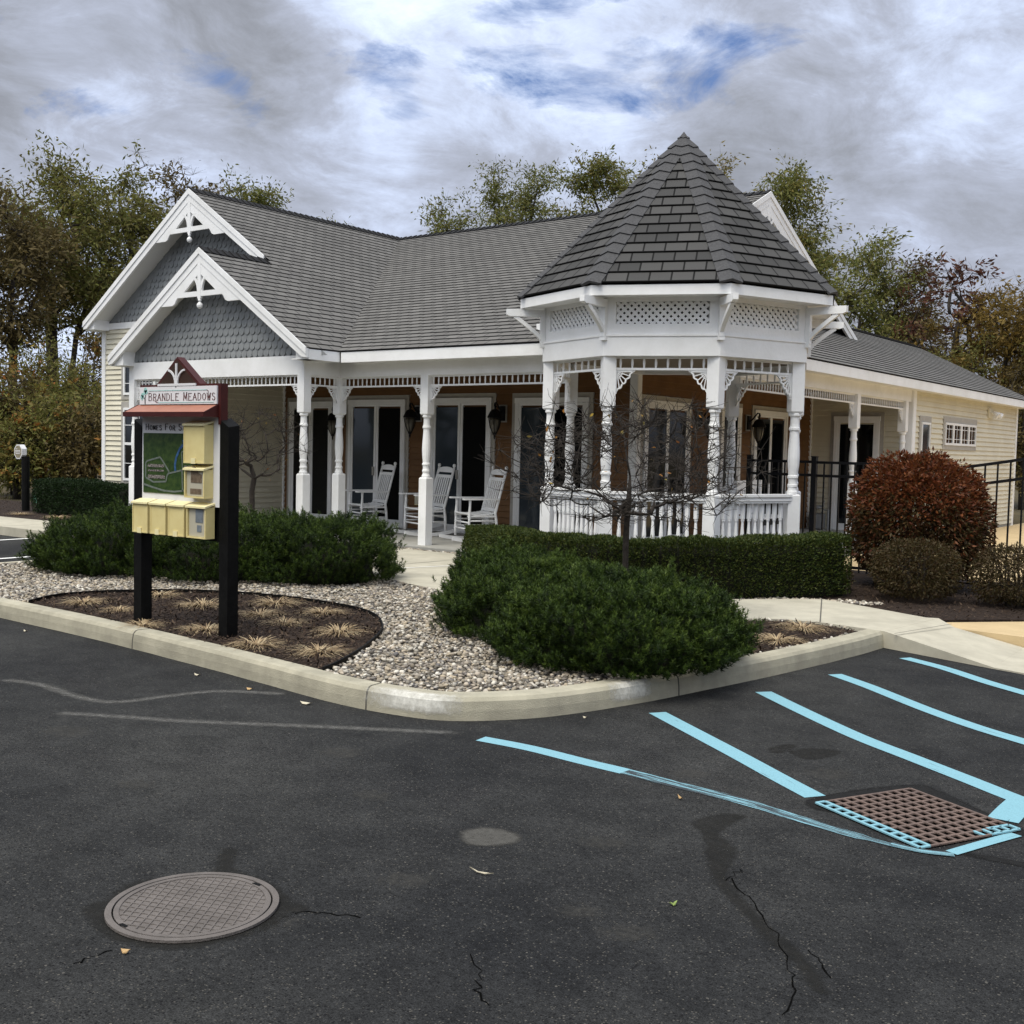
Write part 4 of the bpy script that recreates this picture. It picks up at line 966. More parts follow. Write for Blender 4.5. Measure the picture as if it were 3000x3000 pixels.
# ------------------------------------------------------------------ rocking chairs (local: faces -Y, floor z=0)
def T(t,x,y=None): return t
def chair_parts(root):
    def b(mb,n,sm=False): return mb.build(n,WHITE,root,sm,world=False)
    W=.29;tl=.26   # half width; back lean
    by=lambda z:.16+(z-.42)*tl   # y of the back at height z
    for sx in(-1,1):
        m=MB();m.tube([(sx*W,-.26,.075),(sx*W,-.262,.2),(sx*W,-.258,.34),(sx*W,-.255,.45),(sx*W,-.25,.56),(sx*W,-.25,.645)],[.021,.024,.019,.024,.018,.022],8);b(m,'front_leg',True)
        m=MB();m.tube([(sx*W*.93,.20,.075),(sx*W*.93,.19,.3),(sx*W*.93,by(.45),.45),(sx*W*.93,by(.8),.8),(sx*W*.93,by(1.10),1.10)],[.022,.023,.024,.022,.021],8)
        y=by(1.1);m.lathe([(.014,0),(.014,.012),(.024,.022),(.028,.04),(.022,.06),(.008,.068)],(sx*W*.93,y,1.09),8);b(m,'back_post',True)
        m=MB();pr=None
        pts=[(sx*W*.97,-.52+.98*k/11,.028+.24*((k/11-.42)**2)) for k in range(12)]
        for p,q in zip(pts,pts[1:]): m.beam(p,q,.036,.05)
        b(m,'rocker')
        m=MB();m.prism([(sx*W-.05,-.33,.645),(sx*W-.045,-.36,.645),(sx*W+.045,-.36,.645),(sx*W+.05,-.33,.645),(sx*W+.03,.10,.645),(sx*W+.02,by(.65)+.0,.645),(sx*W-.03,by(.65),.645)],(0,0,.024));b(m,'armrest')
    m=MB()
    for z in(.2,.3): 
        m.tube([(-W,-.26,z),(W,-.26,z)],.014,6);m.tube([(-W*.93,.19,z),(W*.93,.19,z)],.013,6)
        for sx in(-1,1): m.tube([(sx*W,-.26,z+.03),(sx*W*.93,.19,z+.03)],.013,6)
    b(m,'stretcher',True)
    m=MB()
    n=9
    for i in range(n):
        y0=-.285+i*.052;z=.43+.018*abs((i-3.5)/4)**2
        m.box(-W+.005,W-.005,y0,y0+.044,z-.02,z)
    m.box(-W,-W+.03,-.28,.17,.385,.412);m.box(W-.03,W,-.28,.17,.385,.412);b(m,'seat')
    m=MB();w=W*.93
    for i in range(6):
        x=-w+.08+i*(2*w-.16)/5;m.beam((x,by(.5)-.012,.50),(x,by(.94)-.012,.94),.028,.014,up=(0,1,.2))
    m.beam((-w,by(.49)-.006,.49),(w,by(.49)-.006,.49),.022,.05);m.beam((-w,by(.955)-.006,.955),(w,by(.955)-.006,.955),.022,.05)
    arc=[(-w,1.02),(-w,1.055)]+[(w*math.cos(pi-pi*k/8),1.055+.055*math.sin(pi*k/8)) for k in range(1,8)]+[(w,1.055),(w,1.02)]
    m.prism([(x,by(z)-.016,z) for x,z in arc],(0,.02,0));b(m,'backrest')
c0=thing('rocking_chair','white slatted rocking chair partly hidden by the left dark shrub','chair',(-13.33,13.62,.152),-.42,'white rocking chairs on the front porch')
chair_parts(c0)
for (x,y,rz,lb) in((-12.02,13.60,-.40,'white slatted rocking chair standing behind the front porch post'),(-10.74,13.33,-.52,'white slatted rocking chair nearest the turret, its rocker hidden by the hedge')):
    c=dup(c0);c.location=(x,y,.152);c.rotation_euler=(0,0,rz);c['label']=lb
# white garden bench on the side porch
bn=thing('garden_bench','white slatted bench on the side porch seen over the turret rail','bench',(-7.75,16.9,.15),pi/2+.1)
m=MB();m.box(-.55,.55,-.22,.22,.40,.435);m.build('seat',WHITE,bn,world=False)
m=MB();m.box(-.56,.56,.22,.25,.86,1.0);m.box(-.56,.56,.22,.25,.46,.52)
for i in range(11): m.box(-.5+i*.095,-.45+i*.095,.225,.245,.52,.86)
m.build('backrest',WHITE,bn,world=False)
for sx in(-1,1):
    for y0,z1 in((-.2,.64),(.2,1.0)):
        m=MB();m.box(sx*.56-.03,sx*.56+.03,y0-.03+.02,y0+.03+.02,0,z1);m.build('leg',WHITE,bn,world=False)
    m=MB();m.box(sx*.56-.035,sx*.56+.035,-.24,.26,.64,.665);m.build('armrest',WHITE,bn,world=False)
# ------------------------------------------------------------------ wall lanterns (local: wall is +Y behind)
def lantern(root):
    m=MB();m.box(-.075,.075,-.012,.0,-.13,.13);m.build('mount_block',TRIM,root,world=False)
    m=MB();m.box(-.05,.05,-.035,-.012,-.11,.11)
    arm=[(0,-.03,.02),(0,-.08,.05),(0,-.13,.11),(0,-.17,.155),(0,-.205,.15),(0,-.215,.11),(0,-.195,.085),(0,-.175,.10)]
    m.tube(arm,.012,6);m.tube([(0,-.20,.14),(0,-.20,.05)],.012,6);m.build('scroll_arm',BMETAL,root,world=False)
    m=MB();m.lathe([(.02,.06),(.05,.05),(.075,.02),(.10,-.03),(.115,-.06),(.11,-.07)],(0,-.20,0),12);m.build('hood',BMETAL,root,world=False)
    m=MB();m.lathe([(.08,-.07),(.082,-.12),(.07,-.2),(.045,-.27),(.02,-.30)],(0,-.20,0),12);m.build('glass_shade',GLAST,root,True,world=False)
    m=MB()
    for k in range(6):
        a=2*pi*k/6;c,s=math.cos(a),math.sin(a);m.tube([(.10*c,-.2+.10*s,-.065),(.092*c,-.2+.092*s,-.13),(.075*c,-.2+.075*s,-.21),(.03*c,-.2+.03*s,-.30)],.006,5)
    m.lathe([(.035,-.295),(.03,-.32),(.012,-.335),(.015,-.36),(.004,-.39)],(0,-.20,0),8);m.build('cage',BMETAL,root,world=False)
lan=[((-14.83,YW-.03,2.08),0,'black wall lantern between the two leftmost porch doors'),((-12.95,YW-.03,2.14),0,'black wall lantern above the wall socket, left of the front porch post'),((-11.12,YW-.03,2.14),0,'black wall lantern right of the front porch post'),
     ((XW+.03,16.35,2.12),pi/2,'black wall lantern glimpsed left of a turret post on the side wall'),((XW+.03,18.15,2.12),pi/2,'black scrolled wall lantern framed by the right turret opening')]
l0=None
for p,rz,lb in lan:
    if l0 is None: l0=thing('wall_lantern',lb,'lamp',p,rz,'wall lanterns along the porch');lantern(l0);o=l0
    else: o=dup(l0);o.location=p;o['label']=lb
    o.rotation_euler=(0,0,rz);o.scale=(1.08,1.08,1.08)
ob=thing('wall_socket','cream weatherproof socket box low on the porch wall','socket',(-12.93,YW-.014,.66))
m=MB();m.box(-.06,.06,-.04,0,-.09,.09);m.build('box',YELL,ob,world=False)
m=MB();m.box(-.045,.045,-.052,-.04,-.07,.07);m.build('cover',CREAM,ob,world=False)
fl=thing('flood_light','small white twin flood light high on the cream side wall','light',(XS+.016,26.3,2.58))
m=MB();m.box(0,.04,-.16,.12,-.09,.12);m.build('mount_block',CREAM,fl,world=False)
for y in(-.0,.22):
    m=MB();m.tube([(.04,.02,.03),(.10,y*.6,.02)],.015,6);m.tube([(.09,y*.6,.03),(.20,y,-.05)],[.035,.075],10);m.build('lamp_head',WHITE,fl,world=False)
gm=thing('gas_meter','grey gas meter with pipes at the foot of the side porch wall','meter',(-8.38,YE-.06,.15))
m=MB();m.box(-.12,.12,-.2,0,.02,.30);m.build('housing',GREYM,gm,world=False)
m=MB();m.tube([(-.1,-.1,.30),(-.1,-.1,.45),(.12,-.1,.45),(.12,-.1,.56)],.022,8);m.tube([(.1,-.1,.30),(.1,-.1,.38),(.22,-.1,.38),(.22,-.1,0)],.02,8);m.lathe([(.05,.40),(.09,.41),(.09,.44),(.05,.45)],(0,-.1,0),12);m.build('pipe',GREYM,gm,world=False)
# ------------------------------------------------------------------ entrance sign
SX0,SX1,SY=-7.81,-6.735,5.39
sg=thing('entrance_sign','black-posted community sign with white name board, maroon gable and yellow leaflet boxes','sign',(-7.27,SY,.12))
def sb(mb,n,mat,parent=None): return mb.build(n,mat,parent or sg)
for x in(SX0,SX1):
    m=MB();h=.05
    vs=[(x-h,SY-h,.05),(x+h,SY-h,.05),(x+h,SY+h,.05),(x-h,SY+h,.05),(x-h,SY-h,1.755),(x+h,SY-h,1.70),(x+h,SY+h,1.715),(x-h,SY+h,1.77)]
    m.mesh(vs,[(3,2,1,0),(4,5,6,7),(0,1,5,4),(1,2,6,5),(2,3,7,6),(3,0,4,7)]);sb(m,'post',BLACK)
YF=5.335
m=MB();m.box(-7.775,-6.80,YF,5.40,1.845,2.025);m.prism([(-7.56,YF,2.025),(-7.02,YF,2.025),(-7.30,YF,2.235)],(0,.065,0));m.box(-6.80,-6.772,YF,5.40,1.72,2.025)
hb=sb(m,'header_board',MAROON)
m=MB();m.prism([(-7.515,YF-.003,2.03),(-7.065,YF-.003,2.03),(-7.30,YF-.003,2.21)],(0,.003,0));sb(m,'gable_panel',BROWNP,hb)
m=MB();m.box(-7.309,-7.291,YF-.012,YF-.003,2.0,2.185);m.box(-7.53,-7.06,YF-.014,YF-.003,2.012,2.03)
for s in(-1,1):
    pr=None
    for k in range(7):
        a=k/6*pi/2*.9;q=(-7.30+s*(.012+.105*(1-math.cos(a))),YF-.008,2.03+.105*math.sin(a))
        if pr: m.beam(pr,q,.010,.014)
        pr=q
sb(m,'gable_ornament',SIGNW,hb)
m=MB();m.box(-7.765,-6.805,YF-.012,YF,1.872,2.008);nb=sb(m,'name_board',SIGNW)
# awning
m=MB();xa,xb=-7.80,-6.80;za,zb2=1.868,1.785
m.mesh([(xa,YF,za),(xb,YF,za),(xb,YF-.13,zb2+.022),(xa,YF-.13,zb2+.022)],[(0,1,2,3)][::-1]);
m.mesh([(xa,YF,za-.003),(xb,YF,za-.003),(xb,YF-.13,zb2+.019),(xa,YF-.13,zb2+.019)],[(0,1,2,3)])
aw=sb(m,'awning',COPPER)
m=MB();m.box(xa-.003,xb+.003,YF-.138,YF-.128,zb2-.012,zb2+.024)
for x in(xa,xb): m.prism([(x-.004,YF,za+.004),(x-.004,YF-.13,zb2+.024),(x-.004,YF-.13,zb2-.012),(x-.004,YF,zb2-.012)],(.008,0,0))
sb(m,'awning_trim',MAROON,aw)
m=MB();m.box(-7.758,-6.79,YF+.01,YF+.035,1.10,1.79);pn=sb(m,'notice_panel',SIGNW)
m=MB();m.box(-7.755,-6.79,YF+.035,YF+.05,.84,1.10);sb(m,'lower_board',BLACK)
# site map: green with grey streets, dark lots, blue stream
MAPG=pm('map_green',(.012,.035,.008),(.05,.085,.02),scale=22,rough=.35,detail=6);MAPR=pm('map_street',(.17,.20,.18),(.11,.13,.115),scale=60,rough=.4);MAPB=pm('map_blue',(.01,.03,.12),(.06,.16,.32),scale=14,rough=.4);MAPL=pm('map_lots',(.30,.27,.25),(.03,.028,.025),scale=95,rough=.4,fac=(.45,.55))
mx0,mx1,mz0,mz1=-7.735,-7.06,1.178,1.648
m=MB();m.box(mx0,mx1,YF+.004,YF+.01,mz0,mz1);mp_=sb(m,'site_map',MAPG,pn)
def mpt(u,v,d=.0): return (mx0+(mx1-mx0)*u,YF+.003-d,mz1-(mz1-mz0)*v)
def mline(mb,pts,w,d=.0):
    for a,b in zip(pts,pts[1:]): mb.beam(mpt(*a,d),mpt(*b,d),.002,w,up=V((0,1,0)).cross(V(mpt(*b,d))-V(mpt(*a,d))))
m=MB();mline(m,[(.0,.86),(.15,.90),(.4,.955),(.6,.96),(1,.90)],.014);mline(m,[(.05,.50),(.08,.47),(.32,.40),(.36,.44),(.46,.58),(.5,.64),(.46,.70),(.44,.80),(.2,.82),(.05,.75),(.05,.50)],.013);mline(m,[(.5,.66),(.74,.60),(.75,.95)],.013);mline(m,[(.75,.6),(.73,.30),(.95,.28)],.010)
sb(m,'map_streets',MAPR,pn)
m=MB()
for u0,u1,v0,v1 in((.09,.40,.52,.57),(.09,.42,.70,.76),(.09,.4,.61,.64),(.78,.98,.36,.42),(.78,.98,.52,.56)):
    a=mpt(u0,v0);b=mpt(u1,v1);m.box(a[0],b[0],a[1]-.001,a[1]+.001,a[2],b[2])
sb(m,'map_lots',MAPL,pn)
m=MB();mline(m,[(.62,.62),(.61,.52),(.63,.40),(.70,.25),(.78,.16)],.022,.001);mline(m,[(.76,.17),(.83,.13)],.06,.001);sb(m,'map_stream',MAPB,pn)
# lettering built from strokes
GL={'A':[[(0,0),(.5,1)],[(.5,1),(1,0)],[(.2,.38),(.8,.38)]],'B':[[(.1,0),(.1,1)],[(.1,1),(.6,1),(.8,.88),(.8,.65),(.6,.53),(.1,.53)],[(.6,.53),(.9,.4),(.9,.15),(.65,0),(.1,0)]],
'R':[[(.1,0),(.1,1)],[(.1,1),(.6,1),(.85,.88),(.85,.62),(.6,.5),(.1,.5)],[(.5,.5),(1,-.12)]],'N':[[(.1,0),(.1,1)],[(.1,1),(.9,0)],[(.9,0),(.9,1)]],'D':[[(.1,0),(.1,1)],[(.1,1),(.55,1),(.9,.75),(.9,.25),(.55,0),(.1,0)]],
'L':[[(.1,1),(.1,0)],[(.1,0),(.85,0)]],'E':[[(.1,0),(.1,1)],[(.1,1),(.85,1)],[(.1,.53),(.7,.53)],[(.1,0),(.88,0)]],'M':[[(.05,0),(.12,1)],[(.12,1),(.5,.15)],[(.5,.15),(.88,1)],[(.88,1),(.95,0)]],
'O':[[(.5,0),(.15,.18),(.05,.5),(.15,.82),(.5,1),(.85,.82),(.95,.5),(.85,.18),(.5,0)]],'W':[[(0,1),(.27,0)],[(.27,0),(.5,.85)],[(.5,.85),(.73,0)],[(.73,0),(1,1)]],'S':[[(.85,.82),(.6,1),(.3,1),(.12,.82),(.2,.6),(.75,.42),(.88,.2),(.65,0),(.3,0),(.1,.18)]],
'H':[[(.1,0),(.1,1)],[(.9,0),(.9,1)],[(.1,.53),(.9,.53)]],'F':[[(.1,0),(.1,1)],[(.1,1),(.85,1)],[(.1,.53),(.7,.53)]]}
def lettering(mb,text,x0,z0,h,adv,y,thin=.0035,thick=.0065,serif=True,big=1.0):
    x=x0
    for i,ch in enumerate(text):
        if ch==' ': x+=adv*.75;continue
        first=(i==0 or text[i-1]==' ');hh=h*(big if first else 1);w=adv*.74*(big if first else 1)
        for st in GL[ch]:
            P=[(x+a*w,y,z0+b*hh) for a,b in st]
            for p,q in zip(P,P[1:]):
                vert=abs(q[2]-p[2])>abs(q[0]-p[0])*.9
                d=V(q)-V(p);mb.beam(p,q,.002,thick if vert else thin,up=V((0,1,0)).cross(d))
            if serif:
                for (a,b) in(st[0],st[-1]):
                    if b in(0,1): mb.beam((x+a*w-.006,y,z0+b*hh),(x+a*w+.006,y,z0+b*hh),.002,thin,up=(0,0,1))
        x+=adv*(1.0 if not first else big*.98)
YT=YF-.0135
m=MB();lettering(m,'BRANDLE MEADOWS',-7.645,1.902,.052,.0565,YT,big=1.1)
for p,q in(((-7.115+.19,1.978),(-7.105+.2,1.972)),((-6.905,1.972),(-6.885,1.925)),((-7.565,1.902),(-7.545,1.888)),((-7.545,1.888),(-7.52,1.885))): m.beam((p[0],YT,p[1]),(q[0],YT,q[1]),.002,.004,up=(0,0,1))
sb(m,'lettering',INKR,nb)
m=MB();m.box(-7.645,-6.925,YT-.001,YT+.001,1.976,1.980);m.box(-7.52,-6.835,YT-.001,YT+.001,1.883,1.887);sb(m,'rule_line',TEAL,nb)
m=MB();r3=random.Random(5)
for cx,cz,r in((-7.685,1.985,.020),(-7.695,1.965,.018),(-7.675,1.968,.017),(-7.725,1.948,.016),(-7.735,1.932,.016),(-7.718,1.93,.013),(-7.73,1.913,.010)):
    m.prism([(cx+r*math.cos(a)*(1+.15*r3.random()),YT,cz+r*math.sin(a)) for a in[2*pi*k/10 for k in range(10)]],(0,.002*(1+.3*r3.random()),0))
sb(m,'tree_emblem',TEAL,nb)
m=MB();m.beam((-7.69,YT-.001,1.877),(-7.69,YT-.001,1.915),.002,.009,up=(1,0,0));m.beam((-7.69,YT-.001,1.915),(-7.682,YT-.001,1.945),.002,.005,up=(1,0,0));m.beam((-7.69,YT-.001,1.91),(-7.712,YT-.001,1.935),.002,.004,up=(1,0,0));sb(m,'tree_emblem_trunk',INK,nb)
m=MB();lettering(m,'HOMES FOR SALE',-7.71,1.672,.036,.0415,YF+.007,thin=.004,thick=.007,serif=False,big=1.35)
sb(m,'lettering',INK,pn)
# leaflet boxes
def leaflet(x0,x1,z0,z1,kind):
    m=MB();y0=YF-.075;y1=YF+.009;t=.012
    m.box(x0,x1,y1-.008,y1,z0,z1);m.box(x0,x0+t,y0,y1-.008,z0,z1-.02);m.box(x1-t,x1,y0,y1-.008,z0,z1-.02);m.box(x0+t,x1-t,y0,y1-.008,z0,z0+t)
    bx=sb(m,'leaflet_box',YEL)
    m=MB();m.prism([(x0-.006,y0-.01,z1-.028),(x0-.006,y0-.01,z1-.014),(x0-.006,y1,z1+.012),(x0-.006,y1,z1-.002)],(x1-x0+.012,0,0));sb(m,'lid',YELL,bx)
    m=MB()
    if kind=='full': m.box(x0+t,x1-t,y0+.004,y0+.008,z0+t,z1-.03);sb(m,'front_panel',YEL,bx)
    else:
        m.box(x0+t+.004,x1-t-.004,y0+.014,y0+.020,z0+.014,z1-.035);sb(m,'leaflet',pm('leaflet_paper',(.45,.42,.33),rough=.5),bx)
        m=MB();mat=pm('leaflet_picture',(.10,.07,.045),(.20,.15,.10),scale=40,rough=.5) if kind=='house' else pm('leaflet_photo',(.22,.25,.28),(.12,.14,.16),scale=9,rough=.5)
        if kind=='house':
            w=x1-x0;m.prism([(x0+w*(.28),y0+.011,z0+.115),(x0+w*.82,y0+.011,z0+.115),(x0+w*.82,y0+.011,z0+.175),(x0+w*.66,y0+.011,z0+.19),(x0+w*.6,y0+.011,z0+.215),(x0+w*.45,y0+.011,z0+.24),(x0+w*.28,y0+.011,z0+.22)],(0,.002,0));m.box(x0+w*.25,x0+w*.8,y0+.011,y0+.013,z0+.03,z0+.07)
        else:
            w=x1-x0;m.box(x0+w*.42,x0+w*.8,y0+.011,y0+.013,z0+.12,z0+.22);m.box(x0+w*.5,x0+w*.72,y0+.011,y0+.013,z0+.05,z0+.10)
        sb(m,'leaflet_picture',mat,bx)
    if kind=='full':
        m=MB();m.box((x0+x1)/2-.03,(x0+x1)/2+.02,y0-.004,y0+.002,z0-.003,z0+.04);sb(m,'latch',YELL,bx)
for x0,x1,z0,z1,kd in((-7.115,-6.865,1.425,1.735,'full'),(-7.105,-6.865,1.165,1.40,'house'),(-7.765,-7.565,.862,1.118,'full'),(-7.535,-7.335,.862,1.118,'full'),(-7.305,-7.105,.862,1.118,'full'),(-7.075,-6.845,.862,1.118,'paper')):
    leaflet(x0,x1,z0,z1,kd)
# ------------------------------------------------------------------ iron covers
mc=thing('manhole_cover','round pinkish-grey iron manhole cover set in the asphalt','manhole',(-3.115,2.355,0))
m=MB();R=.288
ring=lambda r,z:[(r*math.cos(2*pi*k/64),r*math.sin(2*pi*k/64),z) for k in range(64)]
vs=ring(R,.004)+ring(R,.013)+ring(R-.022,.013)+ring(R-.022,.006)
m.mesh(vs,[(j*64+k,j*64+(k+1)%64,(j+1)*64+(k+1)%64,(j+1)*64+k) for j in range(3) for k in range(64)]);m.build('rim',IRON,mc,world=False)
m=MB();m.poly(ring(R-.028,.009))
rr=R-.028
n=19
for i in range(-n,n+1):
    for a in(0.35,0.35+pi/2+.25):
        d=V((math.cos(a),math.sin(a),0));nn=V((-d.y,d.x,0));o=nn*(i*.030);
        if o.length<rr-.03:
            L=math.sqrt((rr-.022)**2-o.length**2)
            p=o-d*L;q=o+d*L;m.beam((p.x,p.y,.0105),(q.x,q.y,.0100),.005,.003 if a<1 else .0034)
vs=ring(rr,.009)+ring(rr,.0125)+ring(rr-.018,.0125)+ring(rr-.018,.009)
m.mesh(vs,[(j*64+k,j*64+(k+1)%64,(j+1)*64+(k+1)%64,(j+1)*64+k) for j in range(3) for k in range(64)])
m.build('lid',IRON,mc,world=False)
for x,y in((.03,.252),(-.03,-.252)): m=MB();m.prism([(x-.02,y-.007,.0128),(x+.02,y-.007,.0128),(x+.016,y+.007,.0128),(x-.016,y+.007,.0128)],(0,0,.001));m.build('lift_slot',BLACK,mc,world=False)
# storm drain
gc=[V(gp(u,v)) for u,v in((1537,1517),(1722,1493),(1917,1567),(1740,1606))]
ctr=sum(gc,V((0,0,0)))/4
ax=((gc[1]-gc[0])+(gc[2]-gc[3])).normalized();ay=V((-ax.y,ax.x,0));h=.30
if (gc[3]-gc[0]).dot(ay)<0: ay=-ay
sdn=thing('storm_drain','square rusty storm drain grate with blue paint along two edges','drain',(ctr.x,ctr.y,0))
Q=lambda a,b,z:ax*a+ay*b+V((0,0,z))
N_=11;hx=((gc[1]-gc[0]).length+(gc[2]-gc[3]).length)/4;hy=((gc[3]-gc[0]).length+(gc[2]-gc[1]).length)/4
gm_=MB();bl=MB();W_=.0145
def bar(mb,a0,b0,a1,b1,w,z=.0095):
    mb.beam(Q(a0,b0,z),Q(a1,b1,z),w,.006)
for i in range(N_+1):
    t=-1+2*i/N_
    (bl if i==N_ else gm_) and bar(gm_,-hx,t*hy,hx,t*hy,W_)
    bar(gm_,t*hx,-hy,t*hx,hy,W_,.0098)
gm_.build('grate',RUST,sdn,world=False)
# painted bars along two edges
for i in range(N_+1):
    t=-1+2*i/N_
    bar(bl,-hx,t*hy,-hx+2*hx/N_,t*hy,W_+.001,.0103)
    if i>1: 
        pass
bar(bl,-hx,-hy,-hx,hy,W_+.001,.0106);bar(bl,-hx+2*hx/N_,-hy,-hx+2*hx/N_,hy,W_+.001,.0106)
for i in range(N_+1):
    t=-1+2*i/N_;wob=.16 if i<8 else .2
    if i>=7: bar(bl,t*hx,hy-2*hy/N_,t*hx,hy,W_+.001,.0109)
bar(bl,.4*hx,hy,hx,hy,W_+.001,.0109);bar(bl,.55*hx,hy-2*hy/N_,hx,hy-2*hy/N_,W_+.001,.0109)
bl.build('painted_bar',BLUEP,sdn,world=False)
m=MB();m.poly([Q(-hx,-hy,.0045),Q(hx,-hy,.0045),Q(hx,hy,.0045),Q(-hx,hy,.0045)]);m.build('dark_pit',pm('drain_void',(.002,.002,.002),rough=1,spec=0),sdn,world=False)
# ------------------------------------------------------------------ fence and gate (black metal)
def picket_run(parent,a,b,z0,z1,n,topf=None,mid=.17):
    a=V((a[0],a[1],0));b=V((b[0],b[1],0));m=MB()
    tf=topf or (lambda t:z1)
    K=12
    for dz in(0,mid):
        pr=None;m=MB()
        for k in range(K+1):
            t=k/K;p=a.lerp(b,t);q=(p.x,p.y,tf(t)-dz)
            if pr: m.beam(pr,q,.028,.034)
            pr=q
        m.build('rail',BMETAL,parent)
    m=MB();m.beam((a.x,a.y,z0+.1),(b.x,b.y,z0+.1),.028,.034);m.build('rail',BMETAL,parent)
    for i in range(1,n):
        t=i/n;p=a.lerp(b,t);m=MB();m.box(p.x-.009,p.x+.009,p.y-.009,p.y+.009,z0+.04,tf(t));m.build('picket',BMETAL,parent)
fn=thing('metal_fence','black metal picket fence running from the turret behind the red bush','fence',(-6.5,13.85,0))
for x,y in((-6.52,13.84),(-5.62,13.84),(-4.45,13.82)):
    m=MB();m.box(x-.032,x+.032,y-.032,y+.032,.0,1.56);m.box(x-.038,x+.038,y-.038,y+.038,1.56,1.575);m.build('fence_post',BMETAL,fn)
picket_run(fn,(-6.49,13.84),(-5.65,13.84),.08,1.50,9);picket_run(fn,(-5.59,13.84),(-4.48,13.82),.08,1.495,11)
gt=thing('arched_gate','black metal gate with arched top rail beside the red bush','gate',(-3.4,13.7,0))
for x in(-4.36,-2.50):
    m=MB();m.box(x-.032,x+.032,13.68,13.745,0,1.62 if x<-3 else 1.9);m.build('gate_post',BMETAL,gt)
picket_run(gt,(-4.33,13.71),(-2.53,13.71),.02,1.5,13,lambda t:1.45+.26*max(0,(t-.15)/.85)**1.25,.22)
# ------------------------------------------------------------------ small things at the left edge and far right
bs=thing('marker_post','black post with an octagonal cream plaque at the far left bed','sign',(-21.15,11.9,.1))
m=MB();m.tube([(-21.15,11.9,.05),(-21.15,11.9,1.2)],.075,14);m.build('post',BLACK,bs)
m=MB();cz=1.29;o8=[(-21.36+.21*math.cos(pi/8+k*pi/4)+.08,11.80,cz+.155*math.sin(pi/8+k*pi/4)*1.0) for k in range(8)]
o8=[(-21.25+.155*math.cos(pi/8+k*pi/4),11.80,cz+.155*math.sin(pi/8+k*pi/4)) for k in range(8)]
m.prism(o8,(0,.10,0));pl=m.build('plaque',SIGNW,bs)
m=MB();m.prism([(-21.25+(x+21.25)*.84,11.797,cz+(z-cz)*.84) for x,y,z in o8],(0,.003,0));m.build('plaque_face',pm('plaque_tan',(.20,.17,.11),(.27,.24,.17),scale=20,rough=.4),pl)
m=MB()
for z,x0,x1 in((1.345,-21.33,-21.27),(1.31,-21.35,-21.16),(1.285,-21.35,-21.15),(1.255,-21.33,-21.18)): m.box(x0,x1,11.794,11.797,z-.006,z+.006)
m.build('plaque_lines',SIGNW,pl)
gb=MB();gb.prism([(-23.5,13.4,.1),(-21.0,13.4,.1),(-20.75,13.7,.1),(-20.75,14.6,.1),(-23.5,14.6,.1)],(0,0,.22))
tag(gb.build('utility_box',GREENB),'low green metal utility box behind the far left bed','box')
sh=thing('garden_shed','brown wooden shed roof end beyond the cream side wall','shed',(-6.0,33.5,0))
m=MB();m.prism([(-6.45,32,0),(-3,32,0),(-3,32,2.0),(-4.7,32,2.75),(-6.45,32,2.02)],(0,3,0));m.build('wall',SHED,sh)
m=MB()
for sx in(-1,1): m.prism([(-4.72,31.7,2.82),(-4.72+sx*2.1,31.7,1.86),(-4.72+sx*2.1,31.7,1.96),(-4.72,31.7,2.92)],(0,3.5,0))
m.build('roof',pm('shed_roof',(.33,.28,.22),(.26,.22,.17),scale=10,rough=.9),sh)
m=MB();m.box(-5.6,-4.4,31.97,32,0,1.95);m.build('door',BROWNP,sh)
# ------------------------------------------------------------------ fallen leaves and litter on the asphalt
LF=[('tan',(.46,.31,.15)),('pale',(.55,.50,.38)),('green',(.25,.33,.10)),('orange',(.40,.16,.05))]
LMAT={k:pm('leaf_'+k,c,rough=.7) for k,c in LF}
def fallen(u,v,kind,L,rz,label,w=.5):
    p=gp(u,v);m=MB();pts=[]
    K=10
    for k in range(K):
        a=2*pi*k/K;r=1+.18*math.sin(3*a+rz);pts.append((L*.5*math.cos(a)*r,L*.5*w*math.sin(a)*r,.008+.006*math.cos(2*a)))
    m.poly(pts);m.poly([(x,y,z-.002) for x,y,z in pts][::-1])
    o=m.build('fallen_leaf',LMAT[kind],None);o.location=(p[0],p[1],.0035);o.rotation_euler=(0,0,rz)
    return tag(o,label,'leaf','fallen leaves on the asphalt')
fallen(237,1799,'tan',.034,.6,'small tan leaf lying beside the round manhole cover')
fallen(1270,1709,'green',.030,1.1,'pale green leaf alone on the open asphalt','' and 0 or .6)
fallen(471,1302,'tan',.05,.3,'curled tan leaf on the asphalt under the right sign post')
fallen(577,1329,'pale',.09,.2,'pale torn leaf on the asphalt near the kerb bend',.3)
fallen(372,1275,'pale',.06,.1,'thin pale flake on the asphalt below the kerb, right of the cream one',.35)
fallen(48,1192,'pale',.05,.0,'cream flake on the asphalt at the far left by the kerb',.4)
fallen(1103,1356,'pale',.025,.4,'tiny white scrap on the asphalt in front of the kerb curve',.4)
fallen(1600,1228,'tan',.05,1.9,'tan leaf caught at the kerb corner by the walk',.5)
fallen(1500,1262,'orange',.06,.4,'orange leaf against the kerb beside the blue lines',.4)
fallen(1283,1508,'tan',.05,2.5,'small tan twig-like leaf beside the worn blue line',.18)
fallen(908,1649,'pale',.11,.1,'thin straw lying on the open asphalt',.05)
fallen(612,1282,'orange',.07,-.4,'orange leaf at the foot of the kerb left of the bend',.35)
